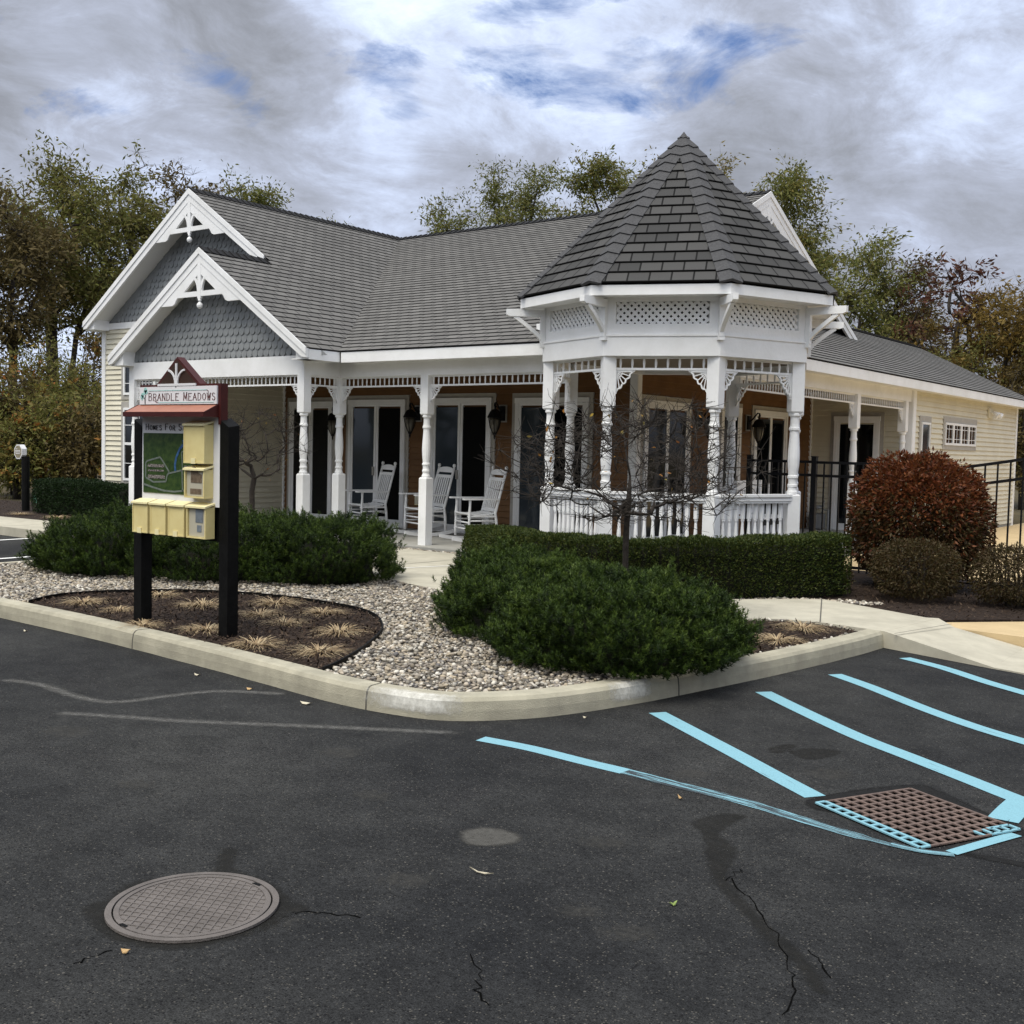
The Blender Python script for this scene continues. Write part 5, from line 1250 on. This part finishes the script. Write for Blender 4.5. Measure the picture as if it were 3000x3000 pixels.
# ------------------------------------------------------------------ plants
PINE=leafmat('pine_needles',[(.008,.017,.004),(.024,.045,.008),(.052,.086,.013),(.105,.148,.027)],rough=.5,trans=.15)
_n=PINE.node_tree;_a=_n.nodes.new('ShaderNodeAttribute');_a.attribute_name='tint';_r=[n for n in _n.nodes if n.type=='VALTORGB'][0];_n.links.new(_a.outputs['Fac'],_r.inputs['Fac'])
PCORE=pm('shade_core_dark',(.008,.013,.006),(.014,.012,.008),scale=20,rough=1)  # near-black fill for the cores added inside shrubs and hedges
YEW=leafmat('yew_leaves',[(.016,.030,.008),(.032,.050,.011),(.055,.075,.016),(.080,.090,.020)],rough=.5,trans=.15)
YEWD=leafmat('dark_yew_leaves',[(.008,.018,.007),(.014,.030,.009),(.024,.045,.012)],rough=.5,trans=.12)
REDL=leafmat('red_leaves',[(.085,.022,.009),(.145,.040,.013),(.06,.018,.008),(.20,.068,.022),(.10,.040,.014)],rough=.5,trans=.3)
OLIVEL=leafmat('olive_brown_leaves',[(.045,.035,.012),(.065,.045,.015),(.085,.030,.014),(.035,.032,.012)],rough=.55,trans=.25)
BRONZE=leafmat('bronze_leaves',[(.035,.031,.011),(.060,.046,.017),(.05,.028,.012),(.08,.06,.024)],rough=.5,trans=.25)
def lump(d,seed,amp,sc):
    return 1+amp*mnoise.noise((d[0]*sc+seed*7.1,d[1]*sc-seed*3.3,d[2]*sc+seed))
def pine(name,label,x,y,rx,ry,h,seed,nsh,rz=0,group='low mounded pine shrubs'):
    root=thing(name,label,'shrub',(x,y,.12),rz,group)
    rg=np.random.default_rng(seed)
    # directions on a flattened dome, flaring sides
    P=[];Nn=[]
    while len(P)<nsh:
        d=rg.normal(size=3);d/=np.linalg.norm(d)
        if d[2]<-.12: continue
        r=lump(d,seed,.26,2.2)*lump(d,seed+3,.14,5)*lump(d,seed+8,.13,11)
        k=(.84+.16*rg.random())*(1.0 if rg.random()>.07 else rg.uniform(1.03,1.10))
        zz=max(d[2],-.1)
        p=np.array([d[0]*rx*r*(1 if d[2]>0 else .96),d[1]*ry*r,(.16+ (zz**.8 if zz>0 else zz)*(1-.16))*h*r])*k
        if p[2]<.03: continue
        P.append(p);nn=np.array([d[0]/rx,d[1]/ry,d[2]/h*.9]);Nn.append(nn/np.linalg.norm(nn))
    P=np.array(P);Nn=np.array(Nn)
    ax=Nn*.62+np.array([0,0,.85])+rg.normal(0,.12,P.shape);ax/=np.linalg.norm(ax,axis=1,keepdims=True)
    K=30;N=len(P)
    t=np.tile(np.linspace(0,1,K),(N,1))+rg.uniform(-.03,.03,(N,K))
    Ls=rg.uniform(.035,.075,N);K_=K
    base=P[:,None]+ax[:,None]*(t*Ls[:,None])[...,None]
    q=rg.normal(size=(N,K,3));q-=ax[:,None]*(q*ax[:,None]).sum(-1,keepdims=True);q/=np.linalg.norm(q,axis=-1,keepdims=True)
    nd=ax[:,None]*(.25+.85*t[...,None]**2)+q*.85;nd/=np.linalg.norm(nd,axis=-1,keepdims=True)
    nl=rg.uniform(.024,.034,(N,K,1));w=np.cross(nd,rg.normal(size=(N,K,3)));w/=np.linalg.norm(w,axis=-1,keepdims=True);w*=.0030
    v=np.stack([base-w,base+w,base+nd*nl],2).reshape(-1,3)
    # one colour per shoot would need joined faces: fine needles keep their own
    o=npmesh('needles',v,np.arange(len(v)).reshape(-1,3),PINE,root)
    pn=np.array([mnoise.noise((a*3.1+seed,b*3.1,c_*4)) for a,b,c_ in P])[:,None,None]
    ti=np.clip(rg.normal(.40,.17,(N,1,1))+.22*pn+.42*(t[...,None]-.5)+rg.normal(0,.07,(N,K,1)),0,1)
    tv=np.repeat(ti,3,axis=2).astype(np.float32);at_=o.data.attributes.new('tint','FLOAT','POINT');at_.data.foreach_set('value',tv.ravel())
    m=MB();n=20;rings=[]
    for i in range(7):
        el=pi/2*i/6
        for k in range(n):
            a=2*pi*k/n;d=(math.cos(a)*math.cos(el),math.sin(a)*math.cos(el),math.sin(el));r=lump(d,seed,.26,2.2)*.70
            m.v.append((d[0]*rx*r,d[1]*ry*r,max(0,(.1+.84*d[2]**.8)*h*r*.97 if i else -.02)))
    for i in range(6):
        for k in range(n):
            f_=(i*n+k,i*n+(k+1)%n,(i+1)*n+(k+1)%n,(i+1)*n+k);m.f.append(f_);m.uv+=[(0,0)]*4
    m.build('shade_core',PCORE,root,True,world=False)  # solid dark dome added under the needles to block light
    return root
pine('pine_shrub','dark mounded pine shrub at the left end, beside the parking bay',-11.0,7.35,.93,.92,.62,1,7000)
pine('pine_shrub','dark mounded pine shrub right behind the black sign posts',-9.95,7.85,1.08,.98,.68,2,7000)
pine('pine_shrub','dark mounded pine shrub right of the sign, beside the walk to the porch',-8.9,8.36,.80,.80,.68,3,6000)
pine('pine_shrub','green pine shrub overhanging the kerb, nearest the blue lines',-4.12,6.72,.90,.88,.55,4,8200)
pine('pine_shrub','green pine shrub in the middle of the right clump, by the gravel',-5.12,7.28,.84,.80,.54,5,6800)
pine('pine_shrub','green pine shrub at the back of the right clump, next to the walk',-5.92,7.90,.60,.62,.54,6,5200)
def hedge(name,label,path,w,h,zb,n,mat,seed,L=.032,W=.014,cat='hedge',group=None):
    """clipped hedge along a polyline: leaves over its faces, a dark inside"""
    root=thing(name,label,cat,(path[0][0],path[0][1],zb),0,group)
    rg=np.random.default_rng(seed);o0=path[0];path=smooth(path,5);P=[V((p[0],p[1],0)) for p in path]
    seg=[(P[i+1]-P[i]).length for i in range(len(P)-1)];tot=sum(seg)
    hf=h if callable(h) else (lambda t:h)
    cen=[];dr=[]
    while len(cen)<n:
        s=rg.uniform(-.12,tot+.12);i=0;ss=s
        while i<len(seg)-1 and ss>seg[i]: ss-=seg[i];i+=1
        d=(P[i+1]-P[i]).normalized();c=P[i]+d*ss;nr=V((d.y,-d.x,0));H=hf(max(0,min(1,s/tot)))
        ends=max(0,-s)/.12+max(0,s-tot)/.12
        hw=w/2*(1-.35*ends)
        u=rg.random()
        if u<.42: a=rg.uniform(-1,1);off=hw*a;z=H*(1-.09*abs(a)**3);nv=V((nr.x*a*.5,nr.y*a*.5,1))
        else:
            sg=-1 if rg.random()<.3 else 1;z=H*rg.uniform(.02,1)**.8;off=sg*hw*(1-.12*(z/H)**4);nv=nr*sg+V((0,0,.45))
        if abs(s-tot/2)>tot/2-.02 and rg.random()<.5: off=rg.uniform(-1,1)*hw
        b=1+.10*mnoise.noise((c.x*2.3+seed,c.y*2.3,z*2.5))+.06*mnoise.noise((c.x*7,c.y*7+seed,z*7))
        k=1-.10*rg.random()**2
        p=c+nr*off*b*k;zz=z*(b if u<.42 else 1)*(k if u<.42 else 1)
        cen.append((p.x-path[0][0],p.y-path[0][1],zz));dr.append(tuple(nv+V(rg.normal(0,.55,3))))
    r2=np.random.default_rng(seed+1)
    leaves('foliage',np.array(cen),np.array(dr),r2.uniform(.7,1.25,n)*L,W,mat,root,seed)
    pp=[(p[0]-path[0][0],p[1]-path[0][1]) for p in path];pp=[(2*pp[0][0]-pp[1][0]*1+0,2*pp[0][1]-pp[1][1])]+pp if False else pp
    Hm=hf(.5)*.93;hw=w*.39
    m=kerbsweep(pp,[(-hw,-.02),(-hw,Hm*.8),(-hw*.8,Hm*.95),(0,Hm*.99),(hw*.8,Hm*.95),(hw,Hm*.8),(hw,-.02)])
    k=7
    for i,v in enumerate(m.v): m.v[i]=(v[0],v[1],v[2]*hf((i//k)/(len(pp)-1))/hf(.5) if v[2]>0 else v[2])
    m.build('shade_core',PCORE,root,world=False)  # dark core added inside the hedge, as in the shrubs
    return root
hedge('clipped_hedge','long olive green clipped hedge curving round the foot of the turret',[(-8.95,11.30),(-8.2,10.75),(-7.5,10.2),(-6.75,9.92),(-6.0,10.0),(-5.35,10.38),(-4.85,10.95),(-4.5,11.55)],.64,lambda t:.47+.16*t+.03*mnoise.noise((t*9,1,1)),.115,70000,YEW,11)
hedge('clipped_hedge','dark green boxy hedge in front of the left corner of the house',[(-20.5,12.1),(-19.4,12.05),(-18.2,12.0),(-17.4,11.95)],.85,.64,.118,26000,YEWD,12,L=.04,W=.016)
def bush(name,label,x,y,r,h,zb,n,mats,seed,L,W,group=None,cat='bush',fill=.55,stems=9,box=.5,zlow=.05):
    root=thing(name,label,cat,(x,y,zb),0,group);rg=np.random.default_rng(seed)
    c=[];d=[];zz=[]
    while len(c)<n:
        v=rg.normal(size=3);v/=np.linalg.norm(v)
        # squarish dome
        s=1/ max(abs(v[0])**2.6+abs(v[1])**2.6+abs(v[2])**2.6,1e-6)**(1/2.6) if box>.4 else 1
        rad=s*lump(v,seed,.16,2.0)*lump(v,seed+5,.10,6)*(1-fill*rg.random()**2.2)
        p=np.array([v[0]*r*rad,v[1]*r*rad,h*(.52+.48*v[2]*rad)])
        if p[2]<zlow: continue
        c.append(p);dd=v*.8+rg.normal(0,.6,3);dd[2]-=.25;d.append(dd)
    c=np.array(c);d=np.array(d);r2=np.random.default_rng(seed+9);LL=r2.uniform(.65,1.3,n)*L
    if len(mats)==1: leaves('foliage',c,d,LL,W,mats[0],root,seed)
    else:
        pr=np.clip((c[:,2]/h-.45)/.35,.10,.95);top=r2.random(n)<pr
        leaves('foliage',c[top],d[top],LL[top],W,mats[0],root,seed);leaves('lower_foliage',c[~top],d[~top],LL[~top],W,mats[1],root,seed+1)
    m=MB()
    for i in range(stems):
        a=rg.uniform(0,2*pi);e=np.array([math.cos(a)*r*.7*rg.random(),math.sin(a)*r*.7*rg.random(),h*rg.uniform(.6,.95)])
        b=np.array([math.cos(a)*.08,math.sin(a)*.08,0]);mid=b*.5+e*.5+np.array([0,0,h*.08]);m.tube([b,mid,e],[.014,.010,.004],5)
        for j in range(5):
            t=rg.uniform(.4,1);p=b+(e-b)*t;q=p+rg.normal(0,.18,3)*r+np.array([0,0,.1*h]);m.tube([p,q],[.006,.002],3)
    m.build('stems',BARKG,root,world=False)
    return root
bush('burning_bush','big rounded red and rust leaved bush in front of the side wall',-3.96,12.82,.70,1.47,.115,30000,[REDL,OLIVEL],21,.058,.024,fill=.55,stems=16)
for x,y,r,h,sd,lb in((-3.62,11.72,.42,.62,22,'small bronze leaved bush just in front of the big red bush'),(-2.72,12.0,.40,.60,23,'small bronze leaved bush to the right of the big red bush'),(-2.15,12.35,.45,.66,24,'small bronze leaved bush at the right edge of the photo'),(-4.55,11.95,.16,.26,25,'tiny bronze leaved shrub in the shade between hedge and red bush')):
    bush('bronze_bush',lb,x,y,r,h,.115,9000 if r>.2 else 900,[BRONZE],sd,.036,.014,'small bronze bushes by the red bush',fill=.5)
# ---- trees grown from clump points joined back to the trunk
def grow(root,H,rw,zc0,K,seed,r0,bark,twigs,twl,trunk_top=.7,zmin=None,env=None,sides=5,lean=0,rmin=.010,flat=1.0,nstem=1):
    rg=np.random.default_rng(seed)
    nodes=[];par=[];paths=[]
    for s_ in range(nstem):
        a=rg.uniform(0,2*pi);o=np.array([0,0,0.]) if nstem==1 else np.array([math.cos(a),math.sin(a),0])*.12*r0*8
        pts=[];n=7
        top=H*trunk_top*(1 if s_==0 else rg.uniform(.75,1))
        for i in range(n):
            t=i/(n-1);pts.append(o+np.array([rg.normal(0,.010*H)*t+lean*t*H+(math.cos(a)*rw*.35*t*t if nstem>1 else 0),rg.normal(0,.010*H)*t+(math.sin(a)*rw*.35*t*t if nstem>1 else 0),top*t-.1*(i==0)]))
        ids=[]
        for i,p in enumerate(pts):
            nodes.append(p);par.append(ids[-1] if ids else -1);ids.append(len(nodes)-1)
        paths.append(ids)
    cl=[]
    tries=0
    while len(cl)<K and tries<K*60:
        tries+=1
        v=rg.normal(size=3);v/=np.linalg.norm(v);rr=rg.uniform(.25,1)**.45*lump(v,seed,.22,1.8)
        p=np.array([v[0]*rw*rr+lean*H*.8,v[1]*rw*rr,zc0+(H-zc0)*(.5+.5*v[2]*rr*flat)])
        if env and not env(p): continue
        cl.append(p)
    cl.sort(key=lambda p:np.hypot(p[0],p[1])+.5*abs(p[2]-H*.5))
    for p in cl:
        A=np.array(nodes);dv=p-A;dist=np.linalg.norm(dv,axis=1)
        pen=dist+np.maximum(0,A[:,2]-(p[2]-.25*dist))*1.6+(A[:,2]<(zc0*.55 if zmin is None else zmin))*5*H*.1*(1 if zmin is None else 9)
        j=int(np.argmin(pen));a=nodes[j];L=np.linalg.norm(p-a);ids=[j];n=3
        hx=(p-a);side=rg.normal(0,.055*L,3)
        for i in range(1,n+1):
            t=i/n;q=a+hx*t+np.array([0,0,-.05*L*math.sin(pi*t)])+side*math.sin(pi*t)
            nodes.append(q);par.append(ids[-1]);ids.append(len(nodes)-1)
        paths.append(ids)
    cnt=[1.0]*len(nodes)
    for i in range(len(nodes)-1,-1,-1):
        if par[i]>=0: cnt[par[i]]+=cnt[i]
    mx=max(cnt);rad=[max(rmin,r0*(c/mx)**.52) for c in cnt]
    tr=MB();br=MB()
    for k,ids in enumerate(paths):
        P=[nodes[i] for i in ids];R=[rad[i] for i in ids]
        if k>=nstem: R[0]=min(R[0],R[1]*1.35);R[-1]=rmin*.6
        (tr if k<nstem else br).tube(P,R,sides+2 if k<nstem else sides)
    tips=[]
    for p in cl:
        for j in range(twigs):
            d=rg.normal(size=3);d[2]=d[2]*.6+.25;d/=np.linalg.norm(d);q=p+d*twl*rg.uniform(.5,1.2);mid=(p+q)/2+rg.normal(0,.06*twl,3)
            br.tube([p,mid,q],[rmin*.75,rmin*.5,rmin*.3],3,False);tips.append((p,q))
    tr.build('trunk',bark,root,True,world=False);br.build('branches',bark,root,True,world=False)
    return cl,tips
def crown(root,cl,tips,n,sig,L,W,mat,seed,droop=.5,name='crown',keep=1.0):
    """sprays of leaves along the twigs, some twigs fuller than others"""
    rg=np.random.default_rng(seed+50);A=np.array([t[0] for t in tips]);Bq=np.array([t[1] for t in tips])
    wt=rg.uniform(0,1,len(A))**1.2
    if keep<1: wt=wt*(rg.random(len(A))<keep)
    k=rg.choice(len(A),n,p=wt/wt.sum());t=rg.uniform(.05,1.08,n)[:,None]
    p=A[k]+(Bq[k]-A[k])*t+np.clip(rg.normal(size=(n,3)),-1.5,1.5)*sig*(.28+.22*rg.random((n,1)))*np.array([1,1,.8])
    d=rg.normal(size=(n,3))+1.1*(Bq[k]-A[k])/(np.linalg.norm(Bq[k]-A[k],axis=1,keepdims=True)+1e-6);d[:,2]-=droop;d[:,0]+=.4
    leaves(name,p,d,rg.uniform(.45,1.4,n)*L,np.asarray(W)*rg.uniform(.6,1.3,n),mat,root,seed)
def atdepth(u,t):
    x=(u*3000/1932-1500)/f*t;return (F0.x*t+Rv.x*x,F0.y*t+Rv.y*x)
def topz(u,v,t):
    U=u*3000/1932;return 1.6+(1500-math.tan(-pitch)*f+.0227*(U-1500)-v*3000/1932)/f*t
OLT=leafmat('olive_tree_leaves',[(0.099, 0.112, 0.03), (0.151, 0.157, 0.038), (0.196, 0.189, 0.049), (0.12, 0.106, 0.034), (0.168, 0.14, 0.044)],trans=.35)
GRT=leafmat('green_tree_leaves',[(0.091, 0.11, 0.027), (0.14, 0.152, 0.039), (0.195, 0.189, 0.055), (0.122, 0.107, 0.034)],trans=.35)
YGT=leafmat('yellow_green_leaves',[(0.125, 0.125, 0.03), (0.2, 0.175, 0.043), (0.25, 0.194, 0.05), (0.112, 0.095, 0.027)],trans=.35)
BRT=leafmat('brown_tree_leaves',[(0.094, 0.072, 0.026), (0.127, 0.094, 0.033), (0.077, 0.062, 0.024), (0.154, 0.116, 0.044)],trans=.3)
RDT=leafmat('rust_tree_leaves',[(.10,.035,.02),(.07,.03,.02),(.12,.06,.03)],trans=.3)
YBT=leafmat('golden_leaves',[(0.192, 0.12, 0.024), (0.132, 0.09, 0.024), (0.24, 0.168, 0.042), (0.108, 0.072, 0.024)],trans=.35)
ORT=leafmat('orange_leaves',[(.34,.12,.03),(.26,.15,.04),(.30,.24,.06),(.16,.13,.04)],trans=.3)
def tree(u,v,hw,t,mat,n,seed,label,base=.30,K=50,sig=.50,L=.22,W=.07,bark=BARK,droop=.55,keep=1,twigs=9,twl=1.15,r0=.13,group='trees behind the clubhouse',name='tree',nstem=1,mat2=None):
    x,y=atdepth(u,t);H=topz(u,v,t);rw=hw*3000/1932/f*t
    root=thing(name,label,'tree',(x,y,-.05),0,group)
    cl,tips=grow(root,H*.955,rw,H*base,K,seed,r0,bark,twigs,twl,nstem=nstem)
    if n: crown(root,cl,tips,int(n*1.5),sig,L,W,mat,seed,droop,'crown',keep)
    if mat2: crown(root,cl,tips,n//3,sig,L,W,mat2,seed+7,droop,'crown_tips',keep*.6)
    return root
TR=[(20,335,75,35,BRT,5200,31,'brown leaved tree at the left edge behind the marker post',dict(base=.40)),
(118,286,105,39,OLT,10500,32,'broad olive willow at the left, the widest crown of the photo',dict(base=.44,K=72,r0=.2,nstem=2,sig=.7)),
(238,292,85,42,OLT,8500,33,'olive brown tree just left of the big gable peak',dict(base=.42,K=60,r0=.17,nstem=2)),
(335,302,58,45,BRT,6000,34,'brownish tree rising right behind the big gable peak',dict(base=.3)),
(468,322,58,48,GRT,7800,35,'green tree right of the big gable, above the left roof ridge',dict(base=.25,sig=.65)),
(626,400,20,62,GRT,1500,36,'small treetop alone above the roof valley',dict(base=.5,K=16)),
(846,326,58,52,GRT,5200,37,'thin green tree at the left end of the row over the main ridge',dict(base=.35)),
(924,283,40,56,GRT,4600,38,'tall narrow open tree left of centre over the main ridge',dict(base=.35,K=36)),
(1003,288,50,54,GRT,6200,39,'rounded green tree over the middle of the main ridge',dict(base=.32)),
(1108,262,72,50,GRT,10500,40,'tallest dense tree left of the turret roof',dict(base=.28,K=60,mat2=YGT)),
(1205,276,60,53,YGT,7000,41,'olive yellow tree touching the left slope of the turret roof',dict(base=.3)),
(1340,274,70,54,YGT,8500,42,'yellow tinged tree right of the turret peak',dict(base=.28,mat2=YBT)),
(1478,284,78,48,GRT,12500,43,'dense green tree behind the right gable peak',dict(base=.26,K=62,mat2=YGT)),
(1606,428,82,44,GRT,9500,44,'green tree above the low wing roof, right of the turret eaves',dict(base=.22,K=54)),
(1692,468,58,45,BRT,5200,45,'russet green tree between the green one and the bare one',dict(base=.22,mat2=RDT)),
(1772,448,80,41,RDT,1100,46,'nearly bare tree with a few rusty leaf clusters',dict(base=.30,K=46,keep=.22,twigs=9,twl=.9,sig=.35,r0=.16,nstem=2,L=.26,W=.10)),
(1880,520,66,39,YBT,6000,47,'golden leaved tree near the right edge',dict(base=.25)),
(1985,500,70,37,YBT,5200,48,'ochre tree cut by the right edge of the photo',dict(base=.2,mat2=BRT))]
for u,v,hw,t,mt,n,sd_,lb,kw in TR: tree(u,v,hw,t,mt,n,sd_,lb,**kw)
TWIG=pm('pale_twig_bark',(.12,.105,.095),(.08,.07,.062),scale=8,rough=.9)
for u,v,hw,t,sd_,lb in((262,252,40,60,51,'bare pale tree poking above the left trees'),(345,252,30,62,52,'slender bare treetop above the big gable'),(398,285,36,61,53,'bare twiggy tree just right of the slender bare one'),(775,420,34,66,54,'low bare twiggy tree left of the row over the main ridge'),(1885,470,55,58,55,'pale bare tree behind the golden one'),(708,432,22,68,56,'tiny bare twigs over the roof valley')):
    tree(u,v,hw,t,None,0,sd_,lb,bark=TWIG,twigs=10,twl=.75,K=34,r0=.12,group='bare trees behind the clubhouse',name='bare_tree')
# thicket shrubs at the wood's edge
def thicket(u,v,hw,t,mats,seed,n,label,group):
    x,y=atdepth(u,t);H=topz(u,v,t);rw=hw*3000/1932/f*t
    root=thing('thicket_shrub',label,'shrub',(x,y,-.05),0,group)
    cl,tips=grow(root,H,rw,H*.15,42,seed,.06,BARKG,7,.6,trunk_top=.8,nstem=4,rmin=.009)
    crown(root,cl,tips,n,.45,.14,.05,mats[0],seed,.4);crown(root,cl,tips,n//11,.20,.16,.10,mats[1],seed+3,.3,'bright_leaves',.12)
    return root
for i,(u,v,hw,t) in enumerate(((-40,700,60,30),(25,690,60,31),(80,640,55,33),(135,680,55,31),(175,620,50,35),(110,740,50,29.5),(30,800,45,29),(165,770,40,29),(215,700,45,33))):
    thicket(u,v,hw,t,(BRT if i%3==1 else OLT,ORT),60+i,4200,'tangled brown shrub with some orange leaves in the thicket left of the house','thicket shrubs left of the house')
for i,(u,v,hw,t) in enumerate(((1660,590,60,41),(1740,600,60,40),(1820,630,60,38),(1900,650,60,37),(1975,640,60,36),(1925,720,40,36))):
    thicket(u,v,hw,t,(BRT if i%2 else OLT,YBT),80+i,3800,'tangled olive brown shrub in the thicket beyond the side wall','thicket shrubs beyond the side wall')
# far wood: reads as one mass
rg=np.random.default_rng(5);n=62000;uu=rg.uniform(-1100,3000,n);tt=rg.uniform(62,92,n)
cl=np.array([mnoise.noise((u*.012,t*.09,3)) for u,t in zip(uu,tt)])
hz=(rg.random(n)**1.3)*(3.9+2.6*cl);xx=(uu*3000/1932-1500)/f*tt
pts=np.stack([F0.x*tt+Rv.x*xx,F0.y*tt+Rv.y*xx,hz],1);d=rg.normal(size=(n,3))
FARL=leafmat('far_wood_leaves',[(.055,.050,.026),(.08,.068,.034),(.065,.052,.030),(.10,.082,.04)],trans=.2)
far=leaves('far_wood',pts,d,rg.uniform(.25,.5,n),.16,FARL,None,3);stuff(far,'brown mass of far woodland behind the trees','woodland')
m=MB()
for i in range(380):
    u=rg.uniform(-1100,3000);t=rg.uniform(60,90);x,y=atdepth(u,t);h=rg.uniform(4,8);m.tube([(x,y,-.1),(x+rg.normal(0,.3),y,h*.5),(x+rg.normal(0,.6),y+rg.normal(0,.4),h)],[.12,.08,.02],4)
stuff(m.build('far_trunks',BARK),'thin dark trunks of the far woodland','woodland')
# unseen leaf belt added behind the viewer to darken the porch and its glass
n=30000;aa=rg.uniform(-1.9,1.9,n);dd=rg.uniform(24,40,n);hz=rg.random(n)**.8*(8.5+3*np.array([mnoise.noise((a*6,1,2)) for a in aa]))
bx=-F0.x*np.cos(aa)+Rv.x*np.sin(aa);by=-F0.y*np.cos(aa)+Rv.y*np.sin(aa)
o=leaves('shade_belt',np.stack([bx*dd,by*dd,hz],1),rg.normal(size=(n,3)),rg.uniform(.8,1.6,n),.75,FARL,None,8);stuff(o,'brown leaf belt added out of view to shade the porch','woodland')
# ---- small crab apple trees by the house
LEAFY=leafmat('last_yellow_leaves',[(.42,.30,.06),(.50,.22,.05),(.30,.28,.08),(.35,.12,.04)],trans=.3)
def crab(label,x,y,H,rw,zc0,K,seed,r0,nl,ttop,twigs,flat=.9):
    root=thing('crab_apple_tree',label,'tree',(x,y,.12),0,'small bare crab apple trees')
    cl,tips=grow(root,H,rw,zc0,K,seed,r0,BARKG,twigs,.20,trunk_top=ttop,sides=5,rmin=.0042,flat=flat,zmin=H*ttop*.72)
    rg=np.random.default_rng(seed);t=[tips[i][1] for i in rg.integers(0,len(tips),nl)]
    d=rg.normal(size=(nl,3));d[:,2]-=.6
    leaves('last_leaves',np.array(t)+rg.normal(0,.02,(nl,3)),d,rg.uniform(.035,.06,nl),.025,LEAFY,root,seed)
    return root
crab('small nearly bare tree with a few yellow leaves in front of the turret',-5.10,8.40,2.02,1.15,.70,300,91,.027,42,.62,8)
crab('small bare tree beside the porch, behind the entrance sign',-12.97,10.80,2.05,.85,.95,120,92,.040,22,.55,6)
# ---- dry grass tufts
STRAW=leafmat('dry_grass',[(.46,.36,.22),(.34,.24,.14),(.58,.48,.31),(.28,.19,.11)],rough=.8,trans=.2)
def tuft(seed,green=False):
    rg=np.random.default_rng(seed);N=170;K=4;V_=[];Fc=[]
    for i in range(N):
        a=rg.uniform(0,2*pi);r=rg.uniform(0,.07);L=rg.uniform(.10,.22);el=rg.uniform(.05,.9);w=.0035
        p=np.array([r*math.cos(a),r*math.sin(a),.0]);d=np.array([math.cos(a)*math.cos(el),math.sin(a)*math.cos(el),math.sin(el)]);s=np.array([-math.sin(a),math.cos(a),0])*w
        b=len(V_)
        for k in range(K):
            t=k/(K-1);q=p+d*L*t-np.array([0,0,.75*L*t*t*math.sin(el)**.7]);q[2]=max(q[2],.004);ww=s*(1-.85*t);V_+= [q-ww,q+ww]
        for k in range(K-1): Fc.append((b+2*k,b+2*k+1,b+2*k+3,b+2*k+2))
    return np.array(V_),np.array(Fc)
tv=[tuft(s) for s in(1,2,3)]
tf=[((-9.02,5.62),'dry straw tuft at the left tip of the sign bed'),((-8.41,5.56),'wide dry straw tuft left of the left sign post'),((-7.60,5.24),'dry straw tuft at the foot of the left sign post'),((-8.16,6.25),'yellowish grass tuft between the two sign posts'),((-7.08,5.46),'large dry straw tuft left of the right sign post'),((-6.30,5.30),'dry straw tuft right of the right sign post, by the kerb'),((-5.78,5.42),'largest dry straw tuft near the right tip of the sign bed'),((-7.82,6.80),'thin dry tuft against the edging at the back of the sign bed'),((-7.38,6.24),'flat reddish dry tuft in the middle of the sign bed'),((-6.90,6.10),'dry straw tuft behind the right sign post'),((-7.10,6.70),'dry straw tuft near the back edging right of the sign'),((-6.28,6.10),'dry tuft by the edging at the right of the sign bed'),((-8.95,6.35),'small dry tuft behind the left sign post by the edging'),((-3.60,8.25),'dry straw tuft in the small mulch bed by the kerb corner'),((-3.70,8.98),'pale dry tuft beside the walk at the kerb corner'),((-20.1,11.2),'dry tuft left of the boxy hedge'),((-18.9,11.25),'dry tuft in front of the boxy hedge')]
for i,((x,y),lb) in enumerate(tf):
    v,q=tv[i%3]
    if i<3:
        o=npmesh('grass_tuft',v,q,STRAW);protos=globals().setdefault('PT',[]);protos.append(o)
    else: o=PT[i%3].copy();COL.objects.link(o)
    o.location=(x,y,.128);s=(.9+.5*rnd.random());o.scale=(s*1.15,s*1.15,s*.9);o.rotation_euler=(0,0,rnd.uniform(0,6.28));tag(o,lb,'grass','dry grass tufts in the beds')
